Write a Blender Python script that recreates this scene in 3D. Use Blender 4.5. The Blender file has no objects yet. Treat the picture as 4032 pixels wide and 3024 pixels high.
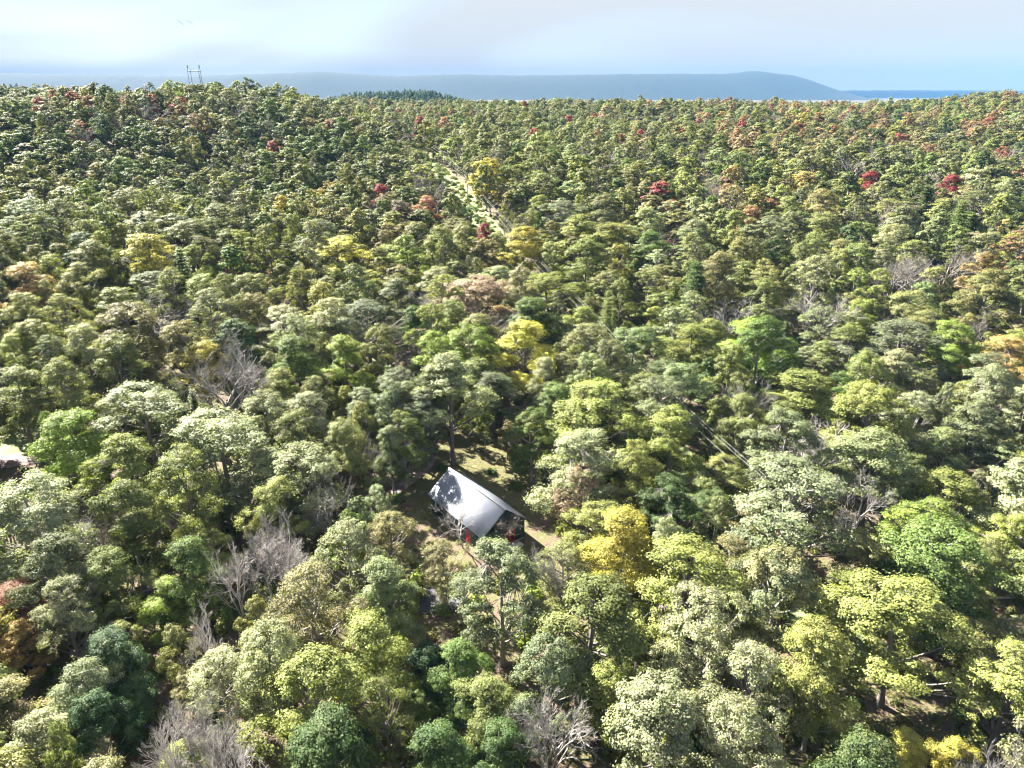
import bpy, math, random
import numpy as np
from mathutils import Vector

# ------------------------------------------------------------------ camera, sky, sun, exposure
sc = bpy.context.scene
col = sc.collection
F_PX, HORIZON, CAM_H = 710.0, 88.6, 66.0
PITCH = math.atan((384 - HORIZON) / F_PX)
SUN_AZ, SUN_EL = math.radians(-45.0), math.radians(36.0)      # azimuth from +Y towards +X

cd = bpy.data.cameras.new('camera'); cam = bpy.data.objects.new('camera', cd); col.objects.link(cam)
cam.location = (0, 0, CAM_H); cam.rotation_euler = (math.pi / 2 - PITCH, 0, 0)
cd.sensor_width = 36.0; cd.lens = F_PX / 1024 * 36.0
cd.clip_start = 0.5; cd.clip_end = 60000
sc.camera = cam

world = bpy.data.worlds.new('World'); sc.world = world; world.use_nodes = True
wn, wl = world.node_tree.nodes, world.node_tree.links
wn.clear()
w_out = wn.new('ShaderNodeOutputWorld'); w_bg = wn.new('ShaderNodeBackground')
w_sky = wn.new('ShaderNodeTexSky'); w_sky.sky_type = 'NISHITA'; w_sky.sun_disc = False
w_sky.sun_elevation = SUN_EL; w_sky.sun_rotation = SUN_AZ
w_sky.altitude = 300; w_sky.air_density = 1.0; w_sky.dust_density = 0.6; w_sky.ozone_density = 3.0
w_tc = wn.new('ShaderNodeTexCoord'); w_map = wn.new('ShaderNodeMapping')
w_map.inputs['Scale'].default_value = (0.9, 1.1, 4.0); w_map.inputs['Rotation'].default_value = (0.10, 0.22, 0.5)
w_noi = wn.new('ShaderNodeTexNoise'); w_noi.inputs['Scale'].default_value = 1.5
w_noi.inputs['Detail'].default_value = 2.5; w_noi.inputs['Roughness'].default_value = 0.5; w_noi.inputs['Distortion'].default_value = 0.6
w_rmp = wn.new('ShaderNodeValToRGB')
w_rmp.color_ramp.elements[0].position = 0.36; w_rmp.color_ramp.elements[0].color = (0.40, 0.40, 0.40, 1)
w_rmp.color_ramp.elements[1].position = 0.60; w_rmp.color_ramp.elements[1].color = (0.96, 0.96, 0.96, 1)
w_mix = wn.new('ShaderNodeMix'); w_mix.data_type = 'RGBA'
w_mix.inputs['B'].default_value = (2.06, 2.10, 2.06, 1)               # thin white cirrus veil
wl.new(w_tc.outputs['Generated'], w_map.inputs['Vector']); wl.new(w_map.outputs[0], w_noi.inputs['Vector'])
wl.new(w_noi.outputs['Fac'], w_rmp.inputs['Fac']); wl.new(w_rmp.outputs['Color'], w_mix.inputs['Factor'])
w_tint = wn.new('ShaderNodeMix'); w_tint.data_type = 'RGBA'; w_tint.blend_type = 'MULTIPLY'; w_tint.inputs['Factor'].default_value = 1.0
w_tint.inputs['B'].default_value = (0.44, 0.48, 0.60, 1)
wl.new(w_sky.outputs['Color'], w_tint.inputs['A']); wl.new(w_tint.outputs['Result'], w_mix.inputs['A']); wl.new(w_mix.outputs['Result'], w_bg.inputs['Color'])
w_bg.inputs['Strength'].default_value = 0.05
wl.new(w_bg.outputs[0], w_out.inputs['Surface'])

sd = bpy.data.lights.new('sun', 'SUN'); sun = bpy.data.objects.new('sun', sd); col.objects.link(sun)
sd.energy = 5.0; sd.angle = math.radians(0.53); sd.color = (1.0, 0.945, 0.84)
TO_SUN = Vector((math.sin(SUN_AZ) * math.cos(SUN_EL), math.cos(SUN_AZ) * math.cos(SUN_EL), math.sin(SUN_EL)))
sun.rotation_euler = TO_SUN.to_track_quat('Z', 'Y').to_euler(); sun.location = (-120, 120, 160)

sc.view_settings.view_transform = 'Standard'; sc.view_settings.look = 'None'
sc.view_settings.exposure = 3.05; sc.view_settings.gamma = 1.0; sc.view_settings.use_curve_mapping = False
sc.render.engine = 'CYCLES'
cy = sc.cycles
cy.max_bounces = 3; cy.diffuse_bounces = 1; cy.glossy_bounces = 2; cy.transmission_bounces = 1; cy.volume_bounces = 0
cy.transparent_max_bounces = 4; cy.caustics_reflective = False; cy.caustics_refractive = False
cy.sample_clamp_indirect = 4.0; cy.use_adaptive_sampling = True; cy.adaptive_threshold = 0.02; cy.pixel_filter_type = 'BLACKMAN_HARRIS'; cy.filter_width = 1.2

S = 4032 / 1024.0
D = 4032 / 2212.0
cp, sp_ = math.cos(PITCH), math.sin(PITCH)
def ray(X, Y):                              # photograph pixel (4032 wide) -> unit direction
    u, v = X / S - 512, Y / S - 384
    d = np.array([u, F_PX * cp - v * sp_, -F_PX * sp_ - v * cp]); return d / np.linalg.norm(d)
def proj(x, y, z):
    z = z - CAM_H
    c = y * cp - z * sp_; e = y * sp_ + z * cp
    return (x / c * F_PX + 512) * S, (384 - e / c * F_PX) * S, c

# ------------------------------------------------------------------ materials
def mat(name):
    m = bpy.data.materials.new(name); m.use_nodes = True
    n, l = m.node_tree.nodes, m.node_tree.links
    n.clear(); o = n.new('ShaderNodeOutputMaterial'); return m, n, l, o
def noise_mat(name, cols, scale, rough=0.9, bump=0.0, stretch=(1, 1, 1), detail=6, pos=None, spec=0.3, metal=0.0, bump_scale=None):
    m, n, l, o = mat(name)
    tc = n.new('ShaderNodeTexCoord'); mp = n.new('ShaderNodeMapping'); mp.inputs['Scale'].default_value = stretch
    no = n.new('ShaderNodeTexNoise'); no.inputs['Scale'].default_value = scale; no.inputs['Detail'].default_value = detail
    no.inputs['Roughness'].default_value = 0.62
    cr = n.new('ShaderNodeValToRGB')
    while len(cr.color_ramp.elements) < len(cols): cr.color_ramp.elements.new(0.5)
    for i, c in enumerate(cols):
        e = cr.color_ramp.elements[i]; e.position = pos[i] if pos else 0.3 + 0.4 * i / max(1, len(cols) - 1); e.color = (*c, 1)
    p = n.new('ShaderNodeBsdfPrincipled'); p.inputs['Roughness'].default_value = rough
    p.inputs['Specular IOR Level'].default_value = spec; p.inputs['Metallic'].default_value = metal
    l.new(tc.outputs['Object'], mp.inputs['Vector']); l.new(mp.outputs[0], no.inputs['Vector']); l.new(no.outputs['Fac'], cr.inputs['Fac'])
    l.new(cr.outputs['Color'], p.inputs['Base Color'])
    if bump:
        b = n.new('ShaderNodeBump'); b.inputs['Strength'].default_value = bump; b.inputs['Distance'].default_value = 0.3
        if bump_scale:
            n2 = n.new('ShaderNodeTexNoise'); n2.inputs['Scale'].default_value = bump_scale; n2.inputs['Detail'].default_value = 5
            l.new(mp.outputs[0], n2.inputs['Vector']); l.new(n2.outputs['Fac'], b.inputs['Height'])
        else: l.new(no.outputs['Fac'], b.inputs['Height'])
        l.new(b.outputs[0], p.inputs['Normal'])
    l.new(p.outputs[0], o.inputs['Surface']); return m

def leaf_mat(name, instanced):
    m, n, l, o = mat(name)
    if instanced:
        a = n.new('ShaderNodeAttribute'); a.attribute_type = 'INSTANCER'; a.attribute_name = 'tone'
        c_out, t_out = a.outputs['Color'], a.outputs['Alpha']
    else:
        a = n.new('ShaderNodeObjectInfo'); c_out, t_out = a.outputs['Color'], a.outputs['Alpha']
    lv = n.new('ShaderNodeAttribute'); lv.attribute_name = 'leaf_tone'
    tc = n.new('ShaderNodeTexCoord'); no = n.new('ShaderNodeTexNoise')
    no.inputs['Scale'].default_value = 0.33; no.inputs['Detail'].default_value = 3
    l.new(tc.outputs['Object'], no.inputs['Vector'])
    # turning leaves: patches of a warmer hue, the amount set for each tree
    th = n.new('ShaderNodeMapRange'); th.inputs['From Min'].default_value = 0.42; th.inputs['From Max'].default_value = 0.60
    l.new(no.outputs['Fac'], th.inputs['Value'])
    mu = n.new('ShaderNodeMath'); mu.operation = 'MULTIPLY'; l.new(th.outputs[0], mu.inputs[0]); l.new(t_out, mu.inputs[1])
    mx = n.new('ShaderNodeMix'); mx.data_type = 'RGBA'; mx.inputs['B'].default_value = (0.36, 0.26, 0.09, 1)
    l.new(mu.outputs[0], mx.inputs['Factor']); l.new(c_out, mx.inputs['A'])
    n3 = n.new('ShaderNodeTexNoise'); n3.inputs['Scale'].default_value = 0.55; n3.inputs['Detail'].default_value = 2; mp3 = n.new('ShaderNodeMapping')
    mp3.inputs['Location'].default_value = (7, 3, 11); l.new(tc.outputs['Object'], mp3.inputs['Vector']); l.new(mp3.outputs[0], n3.inputs['Vector'])
    g3 = n.new('ShaderNodeMapRange'); g3.inputs['From Min'].default_value = 0.52; g3.inputs['From Max'].default_value = 0.70; g3.inputs['To Max'].default_value = 0.65
    l.new(n3.outputs['Fac'], g3.inputs['Value']); mg = n.new('ShaderNodeMix'); mg.data_type = 'RGBA'; mg.inputs['B'].default_value = (0.125, 0.15, 0.055, 1)
    l.new(g3.outputs[0], mg.inputs['Factor']); l.new(mx.outputs['Result'], mg.inputs['A']); mx = mg
    # leaf-to-leaf variation
    hs = n.new('ShaderNodeHueSaturation')
    r1 = n.new('ShaderNodeMapRange'); r1.inputs['To Min'].default_value = 0.55; r1.inputs['To Max'].default_value = 1.5
    r2 = n.new('ShaderNodeMapRange'); r2.inputs['To Min'].default_value = 0.465; r2.inputs['To Max'].default_value = 0.535
    l.new(lv.outputs['Fac'], r1.inputs['Value']); l.new(no.outputs['Fac'], r2.inputs['Value'])
    l.new(r1.outputs[0], hs.inputs['Value']); l.new(r2.outputs[0], hs.inputs['Hue']); l.new(mx.outputs['Result'], hs.inputs['Color'])
    p = n.new('ShaderNodeBsdfPrincipled'); p.inputs['Roughness'].default_value = 0.6; p.inputs['Specular IOR Level'].default_value = 0.14
    l.new(hs.outputs['Color'], p.inputs['Base Color'])
    t = n.new('ShaderNodeBsdfTranslucent')
    tcx = n.new('ShaderNodeMix'); tcx.data_type = 'RGBA'; tcx.blend_type = 'MULTIPLY'; tcx.inputs['Factor'].default_value = 1.0
    tcx.inputs['B'].default_value = (1.5, 1.55, 0.8, 1); l.new(hs.outputs['Color'], tcx.inputs['A']); l.new(tcx.outputs['Result'], t.inputs['Color'])
    ms = n.new('ShaderNodeMixShader'); ms.inputs['Fac'].default_value = 0.27
    l.new(p.outputs[0], ms.inputs[1]); l.new(t.outputs[0], ms.inputs[2]); l.new(ms.outputs[0], o.inputs['Surface'])
    return m
def bark_mat(name, instanced):
    m, n, l, o = mat(name)
    tc = n.new('ShaderNodeTexCoord'); mp = n.new('ShaderNodeMapping'); mp.inputs['Scale'].default_value = (3, 3, 0.5)
    no = n.new('ShaderNodeTexNoise'); no.inputs['Scale'].default_value = 2.0; no.inputs['Detail'].default_value = 5
    l.new(tc.outputs['Object'], mp.inputs['Vector']); l.new(mp.outputs[0], no.inputs['Vector'])
    p = n.new('ShaderNodeBsdfPrincipled'); p.inputs['Roughness'].default_value = 0.85
    hs = n.new('ShaderNodeHueSaturation'); r1 = n.new('ShaderNodeMapRange'); r1.inputs['To Min'].default_value = 0.5; r1.inputs['To Max'].default_value = 1.5
    l.new(no.outputs['Fac'], r1.inputs['Value']); l.new(r1.outputs[0], hs.inputs['Value'])
    if instanced: hs.inputs['Color'].default_value = (0.17, 0.15, 0.13, 1)
    else:
        a = n.new('ShaderNodeObjectInfo'); l.new(a.outputs['Color'], hs.inputs['Color'])
    l.new(hs.outputs['Color'], p.inputs['Base Color']); l.new(p.outputs[0], o.inputs['Surface']); return m

M = {}
M['leaf'] = leaf_mat('leaf', False); M['leaf_far'] = leaf_mat('leaf_far', True)
M['bark'] = bark_mat('bark', False); M['bark_far'] = bark_mat('bark_far', True)
M['litter'] = noise_mat('leaf_litter', [(0.05, 0.035, 0.025), (0.13, 0.09, 0.065), (0.09, 0.095, 0.03), (0.17, 0.12, 0.095)], 0.35, 0.95, 0.5, detail=10, pos=[0.3, 0.45, 0.55, 0.7], bump_scale=3.0)
M['lawn'] = noise_mat('lawn_grass', [(0.045, 0.06, 0.02), (0.13, 0.105, 0.05), (0.075, 0.085, 0.025), (0.22, 0.165, 0.085)], 0.7, 0.95, 0.6, detail=10, pos=[0.32, 0.45, 0.55, 0.68], bump_scale=6.0)
M['meadow'] = noise_mat('dry_meadow', [(0.08, 0.12, 0.035), (0.17, 0.215, 0.08), (0.235, 0.27, 0.125), (0.10, 0.14, 0.04)], 0.25, 0.95, 0.5, detail=9, bump_scale=3.0)
M['gravel'] = noise_mat('gravel', [(0.08, 0.06, 0.055), (0.22, 0.165, 0.16), (0.36, 0.29, 0.28)], 0.8, 0.95, 0.4, detail=10, bump_scale=8.0)
M['asphalt'] = noise_mat('asphalt', [(0.05, 0.05, 0.055), (0.09, 0.09, 0.10)], 1.2, 0.9, 0.2, detail=8)
M['mountain'] = noise_mat('mountain_forest', [(0.008, 0.016, 0.008), (0.022, 0.03, 0.014), (0.014, 0.024, 0.012)], 0.012, 1.0, 0.0, detail=10)
M['siding'] = noise_mat('siding', [(0.045, 0.092, 0.10), (0.065, 0.12, 0.13)], 1.5, 0.7, 0.05, stretch=(1, 1, 0.2))
M['trim'] = noise_mat('dark_trim', [(0.010, 0.016, 0.02), (0.02, 0.028, 0.03)], 2.0, 0.6)
M['metal_roof'] = noise_mat('metal_roof', [(0.20, 0.22, 0.27), (0.235, 0.255, 0.305), (0.218, 0.238, 0.288)], 0.5, 0.7, 0.0, detail=8, spec=0.25)
M['red'] = noise_mat('red_paint', [(0.42, 0.015, 0.03), (0.52, 0.025, 0.04)], 2.0, 0.5)
M['white'] = noise_mat('white_paint', [(0.62, 0.62, 0.62), (0.78, 0.78, 0.77)], 2.0, 0.6)
M['concrete'] = noise_mat('concrete', [(0.22, 0.22, 0.22), (0.36, 0.36, 0.35)], 2.0, 0.9)
M['steel'] = noise_mat('galvanised_steel', [(0.10, 0.12, 0.15), (0.16, 0.18, 0.21)], 1.0, 0.55, metal=0.4)
M['pale_steel'] = noise_mat('sky_washed_steel', [(0.45, 0.47, 0.5), (0.6, 0.62, 0.64)], 1.0, 0.5, metal=0.3)  # near-sky tone paints in the overexposed sky washing out the upper masts
M['wire'] = noise_mat('aluminium_wire', [(0.45, 0.45, 0.45), (0.6, 0.6, 0.6)], 1.0, 0.5, metal=0.3)
M['pole'] = noise_mat('pole_wood', [(0.12, 0.10, 0.085), (0.2, 0.17, 0.14)], 1.0, 0.9)
m, n, l, o = mat('window_glass'); p = n.new('ShaderNodeBsdfPrincipled'); p.inputs['Base Color'].default_value = (0.012, 0.016, 0.018, 1)
p.inputs['Roughness'].default_value = 0.08; l.new(p.outputs[0], o.inputs['Surface']); M['glass'] = m

# ------------------------------------------------------------------ mesh helpers
def mesh_np(name, V, Q=None, T=None, mats=(), mat_idx=None, tone=None, smooth=False):
    me = bpy.data.meshes.new(name); V = np.asarray(V, np.float32).reshape(-1, 3)
    Q = np.zeros((0, 4), np.int32) if Q is None else np.asarray(Q, np.int32).reshape(-1, 4)
    T = np.zeros((0, 3), np.int32) if T is None else np.asarray(T, np.int32).reshape(-1, 3)
    nq, nt = len(Q), len(T)
    me.vertices.add(len(V)); me.vertices.foreach_set('co', V.ravel())
    me.loops.add(nq * 4 + nt * 3); me.loops.foreach_set('vertex_index', np.concatenate([Q.ravel(), T.ravel()]))
    me.polygons.add(nq + nt)
    me.polygons.foreach_set('loop_start', np.concatenate([np.arange(nq) * 4, nq * 4 + np.arange(nt) * 3]).astype(np.int32))
    for mm in mats: me.materials.append(mm)
    if mat_idx is not None: me.polygons.foreach_set('material_index', np.asarray(mat_idx, np.int32))
    if smooth: me.polygons.foreach_set('use_smooth', np.ones(nq + nt, bool))
    if tone is not None:
        at_ = me.attributes.new('leaf_tone', 'FLOAT', 'FACE'); at_.data.foreach_set('value', np.asarray(tone, np.float32))
    me.update(calc_edges=True); return me
def link(name, me, parent=None, loc=None):
    ob = bpy.data.objects.new(name, me); col.objects.link(ob)
    if parent: ob.parent = parent
    if loc is not None: ob.location = loc
    return ob
def tag(ob, label=None, cat=None, group=None, kind=None):
    if label: ob['label'] = label
    if cat: ob['category'] = cat
    if group: ob['group'] = group
    if kind: ob['kind'] = kind
    return ob
class Acc:                                  # collects tubes and boxes into one mesh
    def __init__(s): s.V, s.Q, s.T, s.n = [], [], [], 0
    def tube(s, pts, rad, k=5):
        pts = np.asarray(pts, float); m = len(pts)
        t = np.gradient(pts, axis=0); t /= np.linalg.norm(t, axis=1)[:, None] + 1e-9
        ref = np.where(np.abs(t[:, 2:3]) < 0.9, np.array([[0, 0, 1.]]), np.array([[1., 0, 0]]))
        a = np.cross(t, ref); a /= np.linalg.norm(a, axis=1)[:, None] + 1e-9; b = np.cross(t, a)
        th = np.arange(k) / k * 2 * math.pi
        P = pts[:, None] + (a[:, None] * np.cos(th)[None, :, None] + b[:, None] * np.sin(th)[None, :, None]) * np.asarray(rad, float).reshape(-1, 1, 1)
        s.V.append(P.reshape(-1, 3))
        i, j = np.meshgrid(np.arange(m - 1), np.arange(k), indexing='ij'); j2 = (j + 1) % k
        s.Q.append(np.stack([i * k + j, i * k + j2, (i + 1) * k + j2, (i + 1) * k + j], -1).reshape(-1, 4) + s.n)
        s.n += m * k
    def quadbox(s, c8):                     # 8 corners: bottom 4 then top 4
        q = np.array([[0, 3, 2, 1], [4, 5, 6, 7], [0, 1, 5, 4], [1, 2, 6, 5], [2, 3, 7, 6], [3, 0, 4, 7]])
        s.V.append(np.asarray(c8, float)); s.Q.append(q + s.n); s.n += 8
    def box(s, x0, x1, y0, y1, z0, z1):
        s.quadbox([(x0, y0, z0), (x1, y0, z0), (x1, y1, z0), (x0, y1, z0), (x0, y0, z1), (x1, y0, z1), (x1, y1, z1), (x0, y1, z1)])
    def bar(s, a, b, w):
        s.tube([a, b], [w, w], 4)
    def prism(s, poly, a, b):               # polygon of 2-D points extruded along the third axis: f(u, v, w)
        pass
    def mesh(s, name, m, smooth=False):
        return mesh_np(name, np.concatenate(s.V), np.concatenate(s.Q) if s.Q else None, np.concatenate(s.T) if s.T else None, (m,), smooth=smooth)

# ------------------------------------------------------------------ terrain
RP = [0, 100, 148, 204, 275, 420, 660, 800, 1000, 1500, 2500, 5000, 40000]
ZP = [0, 0, 2.6, 8.0, 13.6, 25.0, 33.0, 34.5, 29.0, 4.0, -30.0, -38.0, -38.0]
def sstep(a, b, x):
    t = np.clip((x - a) / (b - a), 0, 1); return t * t * (3 - 2 * t)
_rr = np.linspace(0, 40000, 80001); _zz = np.interp(_rr, RP, ZP)
_k = np.hanning(161); _k /= _k.sum(); _zp = np.pad(_zz, 80, mode='edge'); _zs = np.convolve(_zp, _k, 'valid')
_w = sstep(60, 160, _rr); _zz = _zz * (1 - _w) + _zs * _w
def terrain(x, y):
    x = np.asarray(x, float); y = np.asarray(y, float)
    r = np.hypot(x, y); z = np.interp(r, _rr, _zz)
    # wooded hill at the left, its crest some 450 m off
    hx = 1 - sstep(-215, -40, x + 0.12 * (y - 430)); hy = sstep(285, 445, y) * (1 - sstep(480, 760, y))
    z = z - 6.0 * hx * np.exp(-((y - 285) / 45.0) ** 2)
    z = z + 19.0 * hx * hy + 2.0 * np.sin(x / 37.0) * hx * hy
    # slight rise at the far right, and a gentle roll
    z = z + 9 * sstep(330, 520, x) * sstep(420, 620, y) * (1 - sstep(800, 1300, y))
    far = sstep(120, 300, r) * (1 - sstep(1500, 3000, r))
    z = z + far * (3.6 * np.sin(x / 66.0 + 0.7) * np.cos(y / 55.0) + 1.6 * np.sin(x / 29.0 + y / 41.0))
    # spruce ridge about 1.6 km away, and a low ridge far left
    z = z + 46 * np.exp(-((y - 1620) / 170) ** 2) * sstep(-560, -280, x) * (1 - sstep(-230, 60, x))
    z = z + 62 * np.exp(-((y - 1500) / 190) ** 2) * (1 - sstep(-1010, -700, x))
    return z
def hit(X, Y, h=0.0, r0=20.0, r1=1400.0):   # where the sight line through a pixel meets the surface h above the ground
    d = ray(X, Y); hd = math.hypot(d[0], d[1])
    rs = np.concatenate([np.arange(r0, 400, 0.5), np.arange(400, r1, 2.0)]); t = rs / hd
    x, y, z = d[0] * t, d[1] * t, CAM_H + d[2] * t
    below = np.nonzero(z < terrain(x, y) + h)[0]
    if len(below) == 0: return None
    i = below[0]; return np.array([x[i], y[i], terrain(x[i], y[i])])

def ring_sheet(name, m):
    na = 240; R = [0.0]; r = 3.0
    while r < 9500: R.append(r); r *= 1.035 if r < 1200 else 1.08
    R = np.array(R[1:]); th = np.arange(na) / na * 2 * math.pi
    X = R[:, None] * np.sin(th); Y = R[:, None] * np.cos(th); Z = terrain(X, Y)
    V = np.concatenate([[[0, 0, 0]], np.stack([X, Y, Z], -1).reshape(-1, 3)]); nr = len(R)
    i, j = np.meshgrid(np.arange(nr - 1), np.arange(na), indexing='ij'); j2 = (j + 1) % na
    Q = np.stack([1 + i * na + j, 1 + i * na + j2, 1 + (i + 1) * na + j2, 1 + (i + 1) * na + j], -1).reshape(-1, 4)[:, ::-1]
    T = np.stack([np.zeros(na, int), 1 + (np.arange(na) + 1) % na, 1 + np.arange(na)], -1)
    return tag(link(name, mesh_np(name, V, Q, T, (m,), smooth=True)), kind='structure')
ring_sheet('ground', M['litter'])

def strip(name, pts, width, m, lift, kind='structure', step=3.0, wob=0.0, seed=0):
    rng = np.random.RandomState(seed); pts = np.asarray(pts, float)[:, :2]
    seg = np.hypot(*np.diff(pts, axis=0).T); s = np.concatenate([[0], np.cumsum(seg)])
    u = np.arange(0, s[-1], step); P = np.stack([np.interp(u, s, pts[:, 0]), np.interp(u, s, pts[:, 1])], -1)
    t = np.gradient(P, axis=0); t /= np.linalg.norm(t, axis=1)[:, None]; nrm = np.stack([-t[:, 1], t[:, 0]], -1)
    k = 7; off = np.linspace(-0.5, 0.5, k)
    wd = width * (1 + wob * np.convolve(rng.randn(len(u) + 4), np.ones(5) / 5, 'valid'))
    G = P[:, None] + nrm[:, None] * (off[None, :, None] * wd[:, None, None])
    V = np.concatenate([G, (terrain(G[..., 0], G[..., 1]) + lift)[..., None]], -1).reshape(-1, 3)
    i, j = np.meshgrid(np.arange(len(u) - 1), np.arange(k - 1), indexing='ij')
    Q = np.stack([i * k + j, i * k + j + 1, (i + 1) * k + j + 1, (i + 1) * k + j], -1).reshape(-1, 4)[:, ::-1]
    return tag(link(name, mesh_np(name, V, Q, None, (m,), smooth=True)), kind=kind)

def patch(name, cx, cy, rx, ry, rot, m, lift, seed, na=64, nr=14, kind='structure'):
    rng = np.random.RandomState(seed); th = np.arange(na) / na * 2 * math.pi
    rad = 1 + sum(rng.uniform(0.03, 0.10) * np.sin(k * th + rng.uniform(0, 6.3)) for k in range(2, 9))
    R = np.linspace(0, 1, nr + 1)[1:]
    lx = R[:, None] * np.cos(th) * rad * rx; ly = R[:, None] * np.sin(th) * rad * ry
    X = cx + lx * math.cos(rot) - ly * math.sin(rot); Y = cy + lx * math.sin(rot) + ly * math.cos(rot)
    V = np.concatenate([[[cx, cy, float(terrain(cx, cy)) + lift]], np.stack([X, Y, terrain(X, Y) + lift], -1).reshape(-1, 3)])
    i, j = np.meshgrid(np.arange(nr - 1), np.arange(na), indexing='ij'); j2 = (j + 1) % na
    Q = np.stack([1 + i * na + j, 1 + (i + 1) * na + j, 1 + (i + 1) * na + j2, 1 + i * na + j2], -1).reshape(-1, 4)
    T = np.stack([np.zeros(na, int), 1 + np.arange(na), 1 + (np.arange(na) + 1) % na], -1)
    return tag(link(name, mesh_np(name, V, Q, T, (m,), smooth=True)), kind=kind)

c_l = hit(1960, 1880); patch('lawn', c_l[0] + 2, c_l[1] + 1, 20, 14, 0.25, M['lawn'], 0.05, 3)
p1 = hit(1680, 1830); p2 = hit(2035, 1612); p0 = hit(1480, 2010)
strip('gravel_drive', [p0, p1, hit(1700, 1790)], 2.6, M['gravel'], 0.09, wob=0.3, seed=2, step=1.5)
strip('gravel_track', [hit(1930, 1630), p2, hit(2230, 1590)], 2.6, M['gravel'], 0.09, wob=0.3, seed=6, step=1.5)
strip('woodland_path', [hit(600, 2330), hit(640, 2180), hit(668, 2080), hit(700, 1950)], 3.2, M['gravel'], 0.09, wob=0.3, seed=4, step=1.5)
pk = hit(1730, 2372); patch('parking_pad', pk[0], pk[1], 4.5, 2.6, 0.2, M['asphalt'], 0.09, 8)
a_, b_ = hit(-300, 1870), hit(230, 1790); strip('side_road', [a_, b_], 5.0, M['gravel'], 0.09, wob=0.12, seed=5, step=1.5)
c_ = hit(70, 1740); patch('grass_verge', c_[0], c_[1], 14, 5, 0.1, M['meadow'], 0.05, 9)
c_ = hit(660, 1505); patch('sunny_glade', c_[0], c_[1], 5, 4, 0.0, M['meadow'], 0.06, 10)

# ------------------------------------------------------------------ tree prototypes
R0, H0 = 4.2, 18.0                                  # nominal crown radius and height
def leaf_quads(C, N, size, rng):
    n = len(C); N = N / (np.linalg.norm(N, axis=1)[:, None] + 1e-9)
    a = np.cross(N, rng.randn(n, 3)); a /= np.linalg.norm(a, axis=1)[:, None] + 1e-9; b = np.cross(N, a)
    s = (size * rng.uniform(0.6, 1.35, n))[:, None]
    V = np.stack([C - a * s * 0.6, C + b * s * 0.42 + N * s * 0.10, C + a * s * 0.6, C - b * s * 0.42 + N * s * 0.10], 1)
    return V.reshape(-1, 3), np.arange(n * 4).reshape(-1, 4)

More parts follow.
